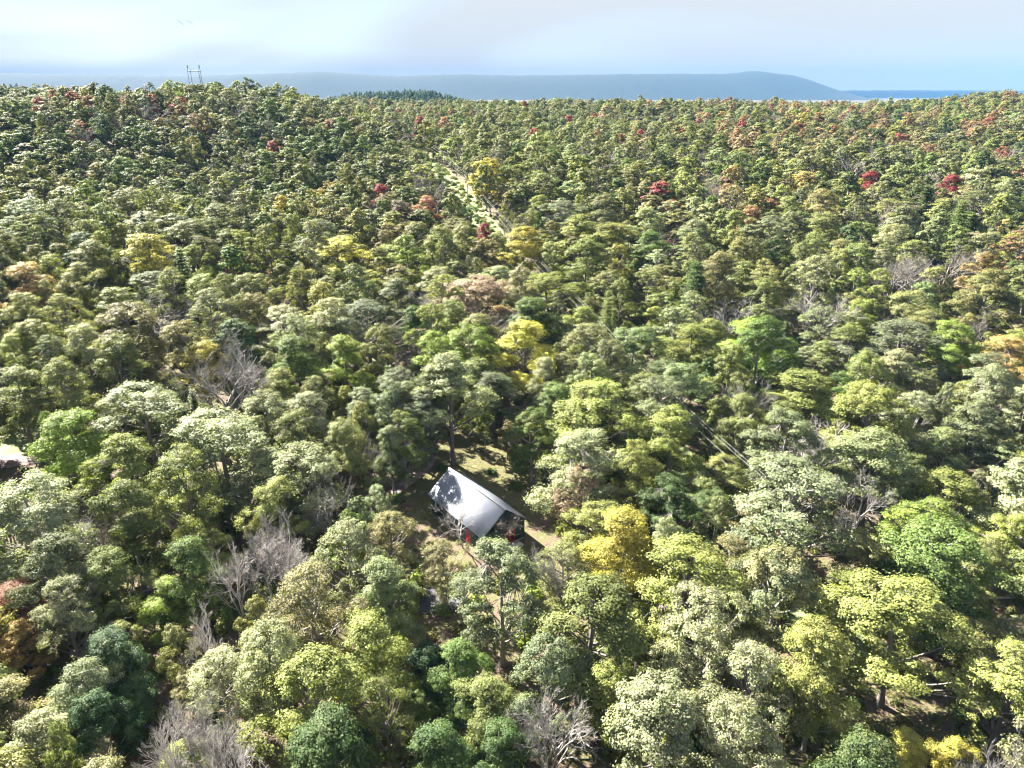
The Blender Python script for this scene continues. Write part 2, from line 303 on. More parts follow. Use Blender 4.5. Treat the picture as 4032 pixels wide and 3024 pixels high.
def make_tree(seed, kind='dense', leaves=9000, leaf=0.30, clumps=110, k_tube=5):
    """Returns (wood Acc, leaf verts, leaf quads, leaf tones)."""
    rng = np.random.RandomState(seed); W = Acc()
    base = {'dense': 0.22, 'broad': 0.24, 'sparse': 0.28, 'tall': 0.42}[kind] * H0; top = H0
    L = [(rng.uniform(0, 6.28), rng.uniform(0, 3.14), rng.randint(2, 5), rng.uniform(0.07, 0.19)) for _ in range(5)]
    def prof(h, ph):                                # crown outline at height fraction h, azimuth ph
        e = {'dense': (0.62, 0.62), 'broad': (0.78, 0.50), 'sparse': (0.78, 0.50), 'tall': (0.75, 0.55)}[kind]
        r = np.sin(math.pi * np.clip(h, 0.02, 0.995) ** e[0]) ** e[1]
        lob = 1 + sum(a * np.sin(k * ph + p + 5 * h * math.cos(q)) for p, q, k, a in L)
        return R0 * r * lob * (0.72 if kind == 'tall' else 1.0)
    # boughs: rounded masses that make the crown lobed, each carrying leaf clumps on its outer side
    nb = {'dense': 11, 'broad': 12, 'sparse': 12, 'tall': 11}[kind] + rng.randint(0, 3); bo = []
    for i in range(nb):
        h = 0.96 if i == 0 else np.clip(1 - (i + rng.uniform(-0.6, 0.6)) / nb * 0.96, 0.03, 0.95); ph = i * 2.4 + rng.uniform(-0.5, 0.5)
        rb = rng.uniform(1.15, 2.05) * (0.8 if kind == 'tall' else 1.0); r = max(0.0, prof(h, ph) - rb * 0.55)
        bo.append((math.cos(ph) * r, math.sin(ph) * r, base + h * (top - base) - rb * 0.8, rb))
    bo = np.array(bo); cl = []; bt = rng.normal(0, 0.10, nb); tone0 = []
    lo, hi = {'dense': (0.50, 1.0), 'broad': (0.48, 0.95), 'sparse': (0.38, 0.75), 'tall': (0.45, 0.85)}[kind]
    for _ in range(clumps * 12):
        if len(cl) >= clumps: break
        i = rng.randint(nb); bx, by, bz, rb = bo[i]; d = rng.randn(3); d[2] = abs(d[2]) * 1.1 - 0.35; d[:2] += np.array([bx, by]) / R0 * 0.8; d /= np.linalg.norm(d)
        q = np.array([bx, by, bz]) + d * rb * np.array([1, 1, 0.85]) * rng.uniform(0.82, 1.08)
        dd = np.sqrt(((bo[:, :3] - q) ** 2).sum(1)) / bo[:, 3]; dd[i] = 9
        if dd.min() < 0.72: continue
        rc = rng.uniform(lo, hi)
        if any((q[0] - c[0]) ** 2 + (q[1] - c[1]) ** 2 + (q[2] - c[2]) ** 2 < (0.55 * (rc + c[3])) ** 2 for c in cl): continue
        cl.append((*q, rc)); tone0.append(bt[i])
    cl = np.array(cl)
    wts = cl[:, 3] ** 2; cnt = np.maximum(8, (leaves * wts / wts.sum()).astype(int))
    C, N, tone = [], [], []
    for (x, y, z, rc), n, tb in zip(cl, cnt, tone0):
        d = rng.randn(n, 3); d[:, 2] = np.where(rng.rand(n) < 0.75, np.abs(d[:, 2]), d[:, 2]); d /= np.linalg.norm(d, axis=1)[:, None]
        out = np.array([x, y, (z - (base + top) / 2) * 0.6]); out /= np.linalg.norm(out) + 1e-6
        u = rng.rand(n) ** 0.38 * rc * (1 + 0.5 * (rng.rand(n) < 0.12))
        P = np.array([x, y, z]) + d * u[:, None] * np.array([1.12, 1.12, 0.75 if kind != 'sparse' else 0.55])
        C.append(P); N.append(d * 0.85 + out * 0.45 + np.array([0, 0, 0.20]) + rng.randn(n, 3) * 0.30)
        tone.append(np.clip(rng.normal(0.5, 0.17, n) + rng.normal(0, 0.09) + tb, 0, 1))
    V, Q = leaf_quads(np.concatenate(C), np.concatenate(N), leaf, rng); tone = np.concatenate(tone)
    # wood: trunk, limbs towards the clumps, twigs
    lean = rng.uniform(-0.5, 0.5, 2); tz = np.linspace(0, 0.86 * H0, 9)
    tp = np.stack([lean[0] * np.sin(tz / 6) * 0.5, lean[1] * np.sin(tz / 7 + 1) * 0.5 - lean[1] * math.sin(1) * 0.5, tz], -1)
    tr = np.interp(tz, [0, 0.8, H0 * 0.4, H0], [0.36, 0.25, 0.19, 0.03])
    W.tube(tp, tr, 7)
    order = np.argsort(-cl[:, 3]); nl = {'dense': 16, 'broad': 22, 'sparse': 46, 'tall': 26}[kind]
    limbs = []
    for q, i in enumerate(order[:nl]):
        x, y, z, rc = cl[i]; hz = max(base * 0.75, z - math.hypot(x, y) * rng.uniform(0.7, 1.3) - 0.5)
        hz = min(hz, 0.8 * H0); s0 = np.array([np.interp(hz, tz, tp[:, 0]), np.interp(hz, tz, tp[:, 1]), hz]); e0 = np.array([x, y, z])
        mid = (s0 + e0) / 2 + np.array([x, y, 0]) * 0.12 + rng.randn(3) * 0.25 - np.array([0, 0, 0.3])
        t = np.linspace(0, 1, 5)[:, None]; P = (1 - t) ** 2 * s0 + 2 * t * (1 - t) * mid + t * t * e0
        W.tube(P, np.linspace(0.11, 0.035, 5), k_tube if k_tube > 3 else 3); limbs.append(P)
    if kind in ('sparse', 'tall', 'broad'):
        LP = np.concatenate([p[2:] for p in limbs])
        for i in order[nl:]:
            e0 = cl[i, :3]; j = np.argmin(((LP - e0) ** 2).sum(1)); s0 = LP[j]
            W.tube([s0, (s0 + e0) / 2 + rng.randn(3) * 0.2, e0], [0.05, 0.035, 0.02], 3)
        if kind == 'sparse':
            for (x, y, z, rc) in cl:
                for _ in range(4):
                    d = rng.randn(3); d[2] = abs(d[2]) + 0.5; d /= np.linalg.norm(d); b = np.array([x, y, z])
                    W.tube([b, b + d * rc * rng.uniform(0.8, 1.7)], [0.025, 0.010], 3)
    return W, V, Q, tone

def make_bare(seed, levels=5, spread=0.55, fan=3):
    rng = np.random.RandomState(seed); W = Acc(); T = Acc()
    def grow(p, d, ln, r, lv):
        pts = [p]; n = 4 if lv > 2 else 3
        for i in range(n):
            d = d + rng.randn(3) * 0.13 + np.array([0, 0, 0.05]); d /= np.linalg.norm(d); pts.append(pts[-1] + d * ln / n)
        rad = np.linspace(r, r * 0.6, n + 1); (W if lv >= levels - 1 else T).tube(pts, rad, 6 if lv == levels else (4 if lv > 2 else 3))
        if lv <= 0: return
        nb = fan + (1 if rng.rand() < 0.6 else 0) if lv < levels else 7
        for b in range(nb):
            k = rng.uniform(0.35, 1.0) if lv < levels else rng.uniform(0.42, 1.0)
            q = k * n; i = min(int(q), n - 1); s = pts[i] + (pts[i + 1] - pts[i]) * (q - i)
            sd_ = rng.randn(3); sd_ -= sd_.dot(d) * d; sd_ /= np.linalg.norm(sd_)
            a = rng.uniform(0.5, 1.1) * spread * 1.6
            nd = d * math.cos(a) + sd_ * math.sin(a); nd[2] += 0.12; nd /= np.linalg.norm(nd)
            grow(s, nd, ln * rng.uniform(0.5, 0.72), max(0.016, r * (rng.uniform(0.5, 0.68) if lv == levels else rng.uniform(0.42, 0.58))), lv - 1)
    grow(np.zeros(3), np.array([0, 0, 1.]), 9.5, 0.27, levels)
    return W, T

def make_pine(seed, leaves=5000, leaf=0.34):
    rng = np.random.RandomState(seed); W = Acc(); C, N = [], []
    W.tube([(0, 0, z) for z in np.linspace(0, H0, 8)], np.linspace(0.3, 0.03, 8), 6)
    z = 3.0
    while z < H0 - 0.4:
        rr = R0 * 0.85 * (1 - (z - 2) / (H0 - 1.5)) ** 0.8 + 0.25; nb = rng.randint(5, 8); p0 = rng.uniform(0, 6.3)
        for b in range(nb):
            ph = p0 + b / nb * 6.283 + rng.uniform(-0.2, 0.2); ln = rr * rng.uniform(0.75, 1.15)
            e = np.array([math.cos(ph) * ln, math.sin(ph) * ln, z + ln * 0.12]); s = np.array([0, 0, z])
            W.tube([s, e], [0.05, 0.015], 3)
            n = int(leaves / 105 * (0.4 + ln / R0 * 1.6)); u = rng.uniform(0.2, 1.05, n)[:, None]
            P = s + (e - s) * u + rng.randn(n, 3) * np.array([0.35, 0.35, 0.16]) * (0.4 + u * 0.9); C.append(P)
            N.append(np.array([0, 0, 0.9]) + rng.randn(n, 3) * 0.5 + e * 0.08)
        z += rng.uniform(0.75, 1.15)
    V, Q = leaf_quads(np.concatenate(C), np.concatenate(N), leaf, rng)
    return W, V, Q, np.clip(rng.normal(0.5, 0.18, len(Q)), 0, 1)

PROTO = {}
def near_proto(key, seed, kind, **kw):
    W, V, Q, t = make_pine(seed, **kw) if kind == 'pine' else make_tree(seed, kind, **kw)
    PROTO.setdefault(key, []).append((W.mesh('trunk', M['bark'], True), mesh_np('crown', V, Q, None, (M['leaf'],), tone=t)))
for s_ in range(5): near_proto('dense', 10 + s_, 'dense', leaves=30000, leaf=0.18, clumps=135)
for s_ in range(5): near_proto('broad', 30 + s_, 'broad', leaves=27000, leaf=0.18, clumps=140)
for s_ in range(5): near_proto('sparse', 50 + s_, 'sparse', leaves=17000, leaf=0.17, clumps=190)
for s_ in range(3): near_proto('tall', 70 + s_, 'tall', leaves=19000, leaf=0.18, clumps=120)
for s_ in range(2): near_proto('pine', 90 + s_, 'pine', leaves=12000, leaf=0.25)
for s_ in range(4):
    W, T = make_bare(110 + s_, spread=(0.5, 0.62, 0.42, 0.7)[s_])
    PROTO.setdefault('bare', []).append((W.mesh('trunk', M['bark'], True), T.mesh('branches', M['bark'], True)))

FAR = bpy.data.collections.new('far_tree_shapes')       # sources for the far forest, not in the scene itself
FAR_KINDS = []
def far_proto(kind, W, V, Q, t):
    WV = np.concatenate(W.V); WQ = np.concatenate(W.Q); n = len(WV)
    V2 = np.concatenate([WV, V]) if V is not None else WV; Q2 = np.concatenate([WQ, Q + n]) if V is not None else WQ
    nq = 0 if V is None else len(Q)
    me = mesh_np('forest_tree', V2, Q2, None, (M['bark_far'], M['leaf_far']), np.concatenate([np.zeros(len(WQ)), np.ones(nq)]),
                 np.concatenate([np.zeros(len(WQ)), t if t is not None else []]))
    FAR.objects.link(bpy.data.objects.new('shape_%02d' % len(FAR_KINDS), me)); FAR_KINDS.append(kind)
for s_ in range(5): far_proto('dense', *make_tree(210 + s_, 'dense', leaves=5500, leaf=0.42, clumps=85, k_tube=3))
for s_ in range(4): far_proto('broad', *make_tree(230 + s_, 'broad', leaves=5000, leaf=0.42, clumps=90, k_tube=3))
for s_ in range(4): far_proto('sparse', *make_tree(250 + s_, 'sparse', leaves=4200, leaf=0.36, clumps=120, k_tube=3))
for s_ in range(2): far_proto('tall', *make_tree(270 + s_, 'tall', leaves=4200, leaf=0.42, clumps=85, k_tube=3))
for s_ in range(2): far_proto('pine', *make_pine(290 + s_, leaves=2600, leaf=0.55))
N_FAR = len(FAR_KINDS)
for s_ in range(3): far_proto('dense+', *make_tree(410 + s_, 'dense', leaves=15000, leaf=0.25, clumps=120, k_tube=3))
for s_ in range(3): far_proto('broad+', *make_tree(430 + s_, 'broad', leaves=14000, leaf=0.25, clumps=125, k_tube=3))
for s_ in range(2): far_proto('sparse+', *make_tree(450 + s_, 'sparse', leaves=12000, leaf=0.21, clumps=140, k_tube=3))
W, T = make_bare(310, levels=4); W.V += T.V; W.Q += [q + W.n for q in T.Q]; far_proto('bare', W, None, None, None)

# ------------------------------------------------------------------ colours of the autumn wood (base colours)
PAL = {
 'olive': (0.155, 0.172, 0.066), 'olive green': (0.132, 0.158, 0.052), 'green': (0.088, 0.140, 0.038), 'dark green': (0.052, 0.088, 0.030),
 'lime green': (0.165, 0.225, 0.045), 'yellow-green': (0.20, 0.228, 0.065), 'golden': (0.33, 0.285, 0.06), 'yellow': (0.36, 0.34, 0.075),
 'orange': (0.33, 0.235, 0.09), 'crimson': (0.25, 0.045, 0.06), 'salmon': (0.36, 0.185, 0.13), 'russet': (0.22, 0.125, 0.075),
 'grey-green': (0.145, 0.17, 0.095), 'cream': (0.235, 0.255, 0.145), 'pale green': (0.185, 0.230, 0.110), 'tawny': (0.18, 0.17, 0.08),
 'pinkish': (0.27, 0.20, 0.145), 'teal green': (0.042, 0.078, 0.032),
 'grey': (0.230, 0.215, 0.205), 'silver': (0.36, 0.335, 0.32), 'brown': (0.130, 0.100, 0.080),
}
rs = np.random.RandomState(77)
TREES = []      # dicts
def add_tree(X, ytop, w, kind, colour, tint=0.0, label=None, ybase=None, h=None):
    """Catalogue entry in photograph pixels of the 2212-wide view; turned into a place, height and spread in metres."""
    X, ytop, w = X * D, ytop * D, w * D
    if ybase:
        g = hit(X, ybase * D); hs = np.linspace(4, 30, 261)
        ys = np.array([proj(g[0], g[1], g[2] + q)[1] for q in hs]); h = float(hs[np.argmin(abs(ys - ytop))])
    else:
        h = h or {'dense': 17.5, 'broad': 18, 'sparse': 18, 'tall': 20, 'pine': 20, 'bare': 15}[kind] * rs.uniform(0.9, 1.1)
        g = hit(X, ytop, h)
    if g is None: return
    cpx = proj(g[0], g[1], g[2] + 0.75 * h); R = w / S * cpx[2] / F_PX / 2
    for _ in range(2):
        if ybase or kind in ('tall', 'pine', 'bare') or R / h > 0.26: break
        h = max(5.0, R / 0.26); g = hit(X, ytop, h)
        cpx = proj(g[0], g[1], g[2] + 0.75 * h); R = w / S * cpx[2] / F_PX / 2
    TREES.append(dict(x=g[0], y=g[1], z=g[2], h=h, R=R, kind=kind, colour=colour, tint=tint, label=label, cat=True))

CAT = '''
20 1262 110 dense salmon 0.0|salmon-red tree cut by the left edge, low in the photo
118 1248 150 sparse cream 0.3
45 1345 95 dense orange 0.2|small orange tree just below the salmon-red one at the left edge
100 1150 150 broad grey-green 0.0
225 1185 125 broad olive_green 0.0
55 1032 190 broad cream 0.0
60 1095 150 bare grey 0.0|grey leafless tree at the left edge, below the side road
190 1085 110 bare brown 0.0|brown leafless tree between the woodland path and the left edge
150 888 165 dense lime_green 0.1|bright lime-green tree beside the side road at the left
300 828 200 broad cream 0.0|big whitish-cream tree behind the bright lime-green one by the side road
250 948 150 broad yellow-green 0.2
255 1040 150 dense olive_green 0.0
470 880 210 broad cream 0.1|huge cream-green tree just beyond the woodland path
410 960 120 broad grey-green 0.0
345 1255 105 dense lime_green 0.15|bright lime tree at the foot of the woodland path
400 1165 140 dense green 0.1|green tree directly behind the lime one at the path's foot
455 1148 100 broad yellow-green 0.2
570 1088 85 dense yellow 0.0|small pale yellow crown among the grey leafless trees
650 965 165 broad cream 0.15
590 1035 115 broad yellow-green 0.2
520 1020 100 sparse grey-green 0.0
560 1120 110 bare grey 0.0|grey leafless tree under the small pale yellow crown
625 1105 95 bare grey 0.0|grey leafless tree to the right of the small pale yellow crown
500 1185 80 bare silver 0.0
425 1310 70 bare silver 0.0|slim silvery leafless tree beside the lime tree at the path's foot
225 1370 140 dense teal_green 0.0
130 1440 150 broad grey-green 0.1
190 1500 150 dense teal_green 0.0
60 1560 150 broad cream 0.2
270 1480 100 dense teal_green 0.0
350 1505 110 bare silver 0.0|whitish leafless tree low at the left, above the bottom edge
480 1540 150 bare grey 0.0|wide grey leafless tangle at the bottom edge, left of the green group
410 1450 90 sparse tawny 0.2
385 1608 100 dense yellow-green 0.1|yellow-green crown touching the bottom edge near the leafless tangle
470 1408 140 sparse cream 0.2
560 1335 165 broad cream 0.2
665 1212 175 sparse tawny 0.25
660 1405 200 broad yellow-green 0.15
830 1215 150 dense pale_green 0.1|light green conical tree in front of the cabin's left end
790 1338 165 dense yellow-green 0.2|bright yellow-green tree below the light green conical one
745 1120 150 sparse cream 0.25
835 1105 120 sparse tawny 0.3
990 1382 130 dense green 0.1
905 1490 100 dense green 0.25|green crown with a yellowish top in the dark green group, bottom centre
1015 1475 110 dense green 0.2
1075 1470 140 dense olive_green 0.2
960 1560 170 dense dark_green 0.0|darkest green crown at the bottom edge near the centre
1085 1560 140 dense dark_green 0.05
920 1400 100 dense teal_green 0.0
1085 1180 185 broad grey-green 0.05|large grey-green tree right in front of the cabin
960 1165 110 sparse tawny 0.3|tawny thin-leaved tree overlapping the cabin's front wall
1270 1255 240 broad olive_green 0.1
1190 1385 165 broad grey-green 0.0
1340 1102 150 dense golden 0.0|golden-yellow tree to the right of the cabin
1220 1180 120 sparse olive 0.2
1480 1165 210 broad yellow-green 0.25
1310 1432 140 dense yellow-green 0.2|lime-yellow tree low in the centre beside a large cream crown
1420 1490 260 broad cream 0.1|large cream crown at the bottom edge, right of centre
1180 1510 120 bare silver 0.0|white-branched leafless tree at the bottom edge near the centre
1155 1590 80 bare grey 0.0
1545 1290 190 sparse cream 0.2
1700 1178 190 broad grey-green 0.75|dark tree flushed pinkish on top, above the big yellow-green one
1790 1368 190 dense yellow-green 0.5|big gold-topped yellow-green tree low on the right
1970 1265 260 broad yellow-green 0.25|very wide yellow-green tree on the right, below the bright green one
2030 1128 240 dense green 0.15|big bright green round tree at the right
2140 1340 120 broad olive_green 0.6
2190 1108 130 broad yellow-green 0.1
2195 1436 90 dense lime_green 0.1
1960 1585 110 dense yellow 0.1
1850 1620 100 dense lime_green 0.15
2080 1615 110 dense golden 0.0|golden crown on the bottom edge near the right corner
2165 1595 110 bare grey 0.0|grey leafless tree in the bottom right corner
1640 1400 190 sparse cream 0.1
1600 1520 190 sparse cream 0.3
1730 1000 270 sparse grey-green 0.1|wide thin tree with grey branches showing, right of the golden one
1640 1070 110 broad tawny 0.6
1870 1010 80 bare grey 0.0|leafless grey tree at the top of the wide thin-crowned tree
1450 1035 130 broad dark_green 0.05
1565 985 110 broad olive_green 0.7|dark green tree with orange top, above the wide thin-crowned tree
1290 822 190 broad yellow-green 0.1
1265 930 150 broad cream 0.1
1250 1000 120 sparse pinkish 0.1
1445 880 145 dense yellow-green 0.15
1385 930 90 broad dark_green 0.0
980 768 115 tall cream 0.0 1006|tall grey-cream tree whose trunk meets the cabin's far roof corner
870 795 140 sparse grey-green 0.0
905 840 110 sparse grey-green 0.0
742 725 105 dense lime_green 0.5|bright lime tree with an orange blush left of the photo's centre
735 892 110 dense olive 0.1
650 845 130 broad cream 0.1
570 840 120 broad cream 0.05
625 880 110 broad olive 0.1
505 835 40 dense lime_green 0.0
450 735 120 dense golden 0.0 880|dark-bodied tree with a golden top, left of centre
310 650 150 broad tawny 0.2 835|golden-brown tree with bare dark trunks under its crown
380 690 100 broad tawny 0.1
240 620 110 broad yellow-green 0.2
60 690 120 broad yellow-green 0.4
20 720 90 dense yellow-green 0.3
300 502 85 tall yellow 0.0|yellow tree standing above its neighbours in the upper left
185 498 85 dense dark_green 0.0
50 428 100 dense green 0.0
1020 698 130 broad lime_green 0.0
940 718 95 broad lime_green 0.1
1130 690 140 broad yellow 0.0
1005 765 70 dense golden 0.0
1265 698 140 sparse olive 0.2
1365 700 120 broad pale_green 0.0
1500 700 150 dense yellow-green 0.0
1485 785 130 broad pale_green 0.0
1640 688 160 dense lime_green 0.0
1745 800 150 dense yellow-green 0.1
1690 885 170 broad grey-green 0.0
1905 828 150 broad yellow-green 0.2
1985 850 110 sparse cream 0.1
2070 690 120 dense lime_green 0.1
1955 690 190 sparse grey-green 0.0
1850 710 110 broad olive_green 0.1
2185 720 110 broad orange 0.1|orange-yellow tree at the right edge, halfway down
2065 930 105 dense pale_green 0.5|mint-green tree with pink-flushed top near the right edge
2180 960 90 broad pale_green 0.0
1790 900 110 bare silver 0.0|white dead branches right of centre, above the wide thin-crowned tree
1585 640 100 bare silver 0.0|spreading white dead tree beside the power line
1130 488 85 dense golden 0.1
1050 480 45 dense crimson 0.0|dark crimson tree beside the power line clearing
1255 462 75 tall yellow-green 0.2
1325 478 100 tall yellow-green 0.5
1410 498 85 dense green 0.0
1452 515 32 dense crimson 0.0|small crimson crown just past the power line, right of centre
1215 430 90 sparse grey-green 0.1
1170 420 60 dense yellow-green 0.1
825 395 48 dense crimson 0.0|crimson tree left of the power line clearing
920 420 52 dense salmon 0.1|salmon-red tree beside the crimson one, left of the power line
860 430 70 dense brown 0.0
1880 368 46 dense crimson 0.0|vivid crimson tree in the upper right
2066 376 46 dense crimson 0.0|crimson tree near the right edge, upper part
1630 442 56 dense russet 0.2
1455 430 44 dense crimson 0.2
1700 420 60 dense olive 0.1
730 512 120 broad yellow 0.3|wide yellow crown in the upper middle
40 565 110 broad orange 0.3|orange-tinged tree at the left edge in the upper half
572 585 30 dense salmon 0.0|small red tree in the upper left half
545 630 90 broad tawny 0.3
400 470 110 broad olive 0.3
470 440 100 broad olive 0.1
560 460 100 broad olive 0.2
610 660 120 broad cream 0.2
700 640 110 broad cream 0.3
790 640 140 sparse grey-green 0.0
830 690 110 bare brown 0.0
960 620 90 bare grey 0.0
1030 590 150 broad pinkish 0.2
985 640 90 dense olive_green 0.0
1190 590 130 broad yellow-green 0.1
1150 640 100 dense green 0.2
1310 620 60 pine olive_green 0.0
920 330 36 pine dark_green 0.0|dark pine at the upper end of the power line clearing
955 350 36 pine green 0.0
1740 930 90 bare silver 0.0
800 835 75 tall grey-green 0.0 985
848 815 85 tall grey-green 0.0 1000
893 825 75 tall cream 0.0 990
932 800 80 tall olive 0.0 995
1065 800 90 tall grey-green 0.0 945
1035 770 85 tall olive_green 0.0 925
700 1000 70 bare grey 0.0
815 960 60 bare grey 0.0 1060|grey leafless tree just left of the cabin's far corner
590 1175 80 bare grey 0.0
530 1120 80 bare silver 0.0
90 1070 110 bare grey 0.0
640 1150 70 bare silver 0.0
440 1500 100 bare grey 0.0
520 1590 110 bare silver 0.0
340 1590 90 bare silver 0.0
1210 1490 80 bare grey 0.0
750 1012 55 dense salmon 0.1|small salmon-red tree left of the cabin roof
1000 1080 70 bare silver 0.0 1185|thin leafless tree spread against the cabin's pale roof
1080 1085 75 bare brown 0.0 1180|arching brown leafless tree in front of the cabin's gable
1228 1160 70 bare grey 0.0
1110 895 40 dense yellow 0.0 960
2090 1250 120 broad olive_green 0.0
1880 1150 110 broad olive 0.2
1830 1230 110 broad yellow-green 0.1
1590 1150 110 sparse tawny 0.3
1540 1060 100 broad dark_green 0.3
'''
for ln in CAT.strip().splitlines():
    a, _, lab = ln.partition('|'); f = a.split()
    add_tree(float(f[0]), float(f[1]), float(f[2]), f[3], f[4].replace('_', ' '), 0.45 * float(f[5]), lab or None, float(f[6]) if len(f) > 6 else None)

TREES.append(dict(x=-20.6, y=106.8, z=0.0, h=14.0, R=2.8, kind='dense', colour='grey-green', tint=0.0, label='grey-green tree beside the cabin shading the low corner of its roof', cat=True))
TREES.append(dict(x=-18.9, y=108.9, z=0.0, h=16.0, R=3.5, kind='broad', colour='olive green', tint=0.0, label='olive-green tree behind the cabin shading the far end of its roof', cat=True))
# ------------------------------------------------------------------ power line course and things that must stay in the open
LINE_FAR, LINE_MID = hit(1500, 470), hit(1905, 880)
ld = (LINE_MID - LINE_FAR)[:2]; ld /= np.linalg.norm(ld)
def on_line(s): p = LINE_MID[:2] + ld * s; return np.array([p[0], p[1], float(terrain(p[0], p[1]))])
print('LINE', LINE_FAR, LINE_MID, ld)
strip('power_line_clearing', [on_line(-420), on_line(230)], 8.5, M['meadow'], 0.30, step=6, wob=0.25, seed=12)

HOUSE_O = np.array([-0.974, 92.0]); AX = np.array([0.599, -0.801]); PX = np.array([0.801, 0.599])
OPEN = []                                                     # (point, clear radius) kept in view by the wood
def keep(X, Y, rad, z=0.0):
    g = hit(X, Y, z); OPEN.append((np.array([g[0], g[1], g[2] + z]), rad))
for X, Y in [(1690, 1950), (1772, 1850), (1990, 2010), (2084, 2050), (1850, 2000), (1900, 1930)]: keep(X, Y, 1.2, 4.0)
keep(1480, 448, 1.0, 9.0); keep(1500, 448, 1.0, 9.0)
for X, Y, Z in [(2015, 2095, 1.5), (2050, 2080, 2.0), (1985, 2090, 2.0), (2010, 2050, 4.0), (2045, 2060, 4.0), (1990, 2120, 0.8), (1700, 2000, 2.0), (1710, 2030, 1.5), (1840, 2060, 4.0)]: keep(X, Y, 0.8, Z)
for X, Y in [(1540, 1960), (1600, 1930), (1640, 1870), (1690, 1830), (1830, 1780), (1900, 1790), (1960, 1800), (2020, 1830),
             (2120, 1930), (2180, 1990), (2230, 2060), (2160, 2080), (2100, 1850), (1690, 2060), (1640, 2050), (1600, 2080), (2040, 1612), (1980, 1625)]: keep(X, Y, 1.0)
for X, Y in [(40, 1840), (110, 1810), (150, 1780), (650, 2120), (640, 2160), (665, 2080), (660, 1505), (1720, 2372), (1780, 2370), (2225, 1320), (1920, 2600), (1930, 2560), (2480, 1310), (2550, 1345)]: keep(X, Y, 0.8)
for X, Y in [(10, 1830), (60, 1820), (110, 1800), (30, 1870), (80, 1860), (140, 1790)]: keep(X, Y, 2.2)
for s_ in list(range(-320, 14, 12)): OPEN.append((on_line(s_) + [0, 0, 1.5], 0.0))
for s_ in range(30, 100, 10): OPEN.append((on_line(s_) + [0, 0, 8.5], 1.0))
for t in TREES:
    if t['label']: OPEN.append((np.array([t['x'], t['y'] - 0.5 * t['R'], t['z'] + 0.80 * t['h']]), 0.25 * t['R']))
OP = np.array([p for p, _ in OPEN]); OR = np.array([r for _, r in OPEN])
C0 = np.array([0, 0, CAM_H])
def blocks(x, y, z, h, R, slack=0.8):
    """Does a crown here stand in one of the openings seen from the air?"""
    c = np.array([x, y, z + 0.62 * h]); sc_ = np.array([1 / R, 1 / R, 1 / (0.42 * h)])
    a = (C0 - c) * sc_; b = (OP - c) * sc_; d = b - a
    t = np.clip(-(d @ a) / (d * d).sum(1), 0, 1); m_ = a + d * t[:, None]
    return bool((np.sqrt((m_ * m_).sum(1)) < slack + OR / R * 0.6).any())
LIT = np.array([hit(X, Y) for X, Y in [(660, 2110), (40, 1830), (100, 1805)]] + [hit(X, Y, 5.0) + [0, 0, 5.0] for X, Y in [(1870, 1960), (1960, 2030), (1930, 1990), (1900, 2060)]])
SV = np.array(TO_SUN)
def shades(x, y, z, h, R):
    """Would this crown take the sun from the lit part of the clearing?"""
    c = np.array([x, y, z + 0.62 * h]); k = np.array([1 / R, 1 / R, 1 / (0.42 * h)])
    a = (LIT - c) * k; d = SV * k; t = np.maximum(-(a @ d) / (d @ d), 0); m_ = a + t[:, None] * d
    return bool((np.sqrt((m_ * m_).sum(1)) < 0.9).any())
TREES = [t for t in TREES if t['label'] or t['kind'] != 'tall' or not shades(t['x'], t['y'], t['z'], t['h'], t['R'] * 0.8)]
def in_clear(x, y):
    q = np.array([x, y]); v = q - LINE_MID[:2]; s = v @ ld
    if -430 < s < 240 and abs(v[0] * ld[1] - v[1] * ld[0]) < 4.2: return True
    v = q - HOUSE_O; a, b = v @ AX, v @ PX
    return -18.5 < a < 3.0 and abs(b) < 7.0

cells = {}
CS = 9.0
def near_ok(x, y, R, f):
    i, j = int(x // CS), int(y // CS)
    for a in range(i - 2, i + 3):
        for b in range(j - 2, j + 3):
            for (px, py, pr) in cells.get((a, b), ()):
                if (px - x) ** 2 + (py - y) ** 2 < (f * (pr + R)) ** 2: return False
    return True
def put(x, y, R): cells.setdefault((int(x // CS), int(y // CS)), []).append((x, y, R))
for t in TREES: put(t['x'], t['y'], t['R'])

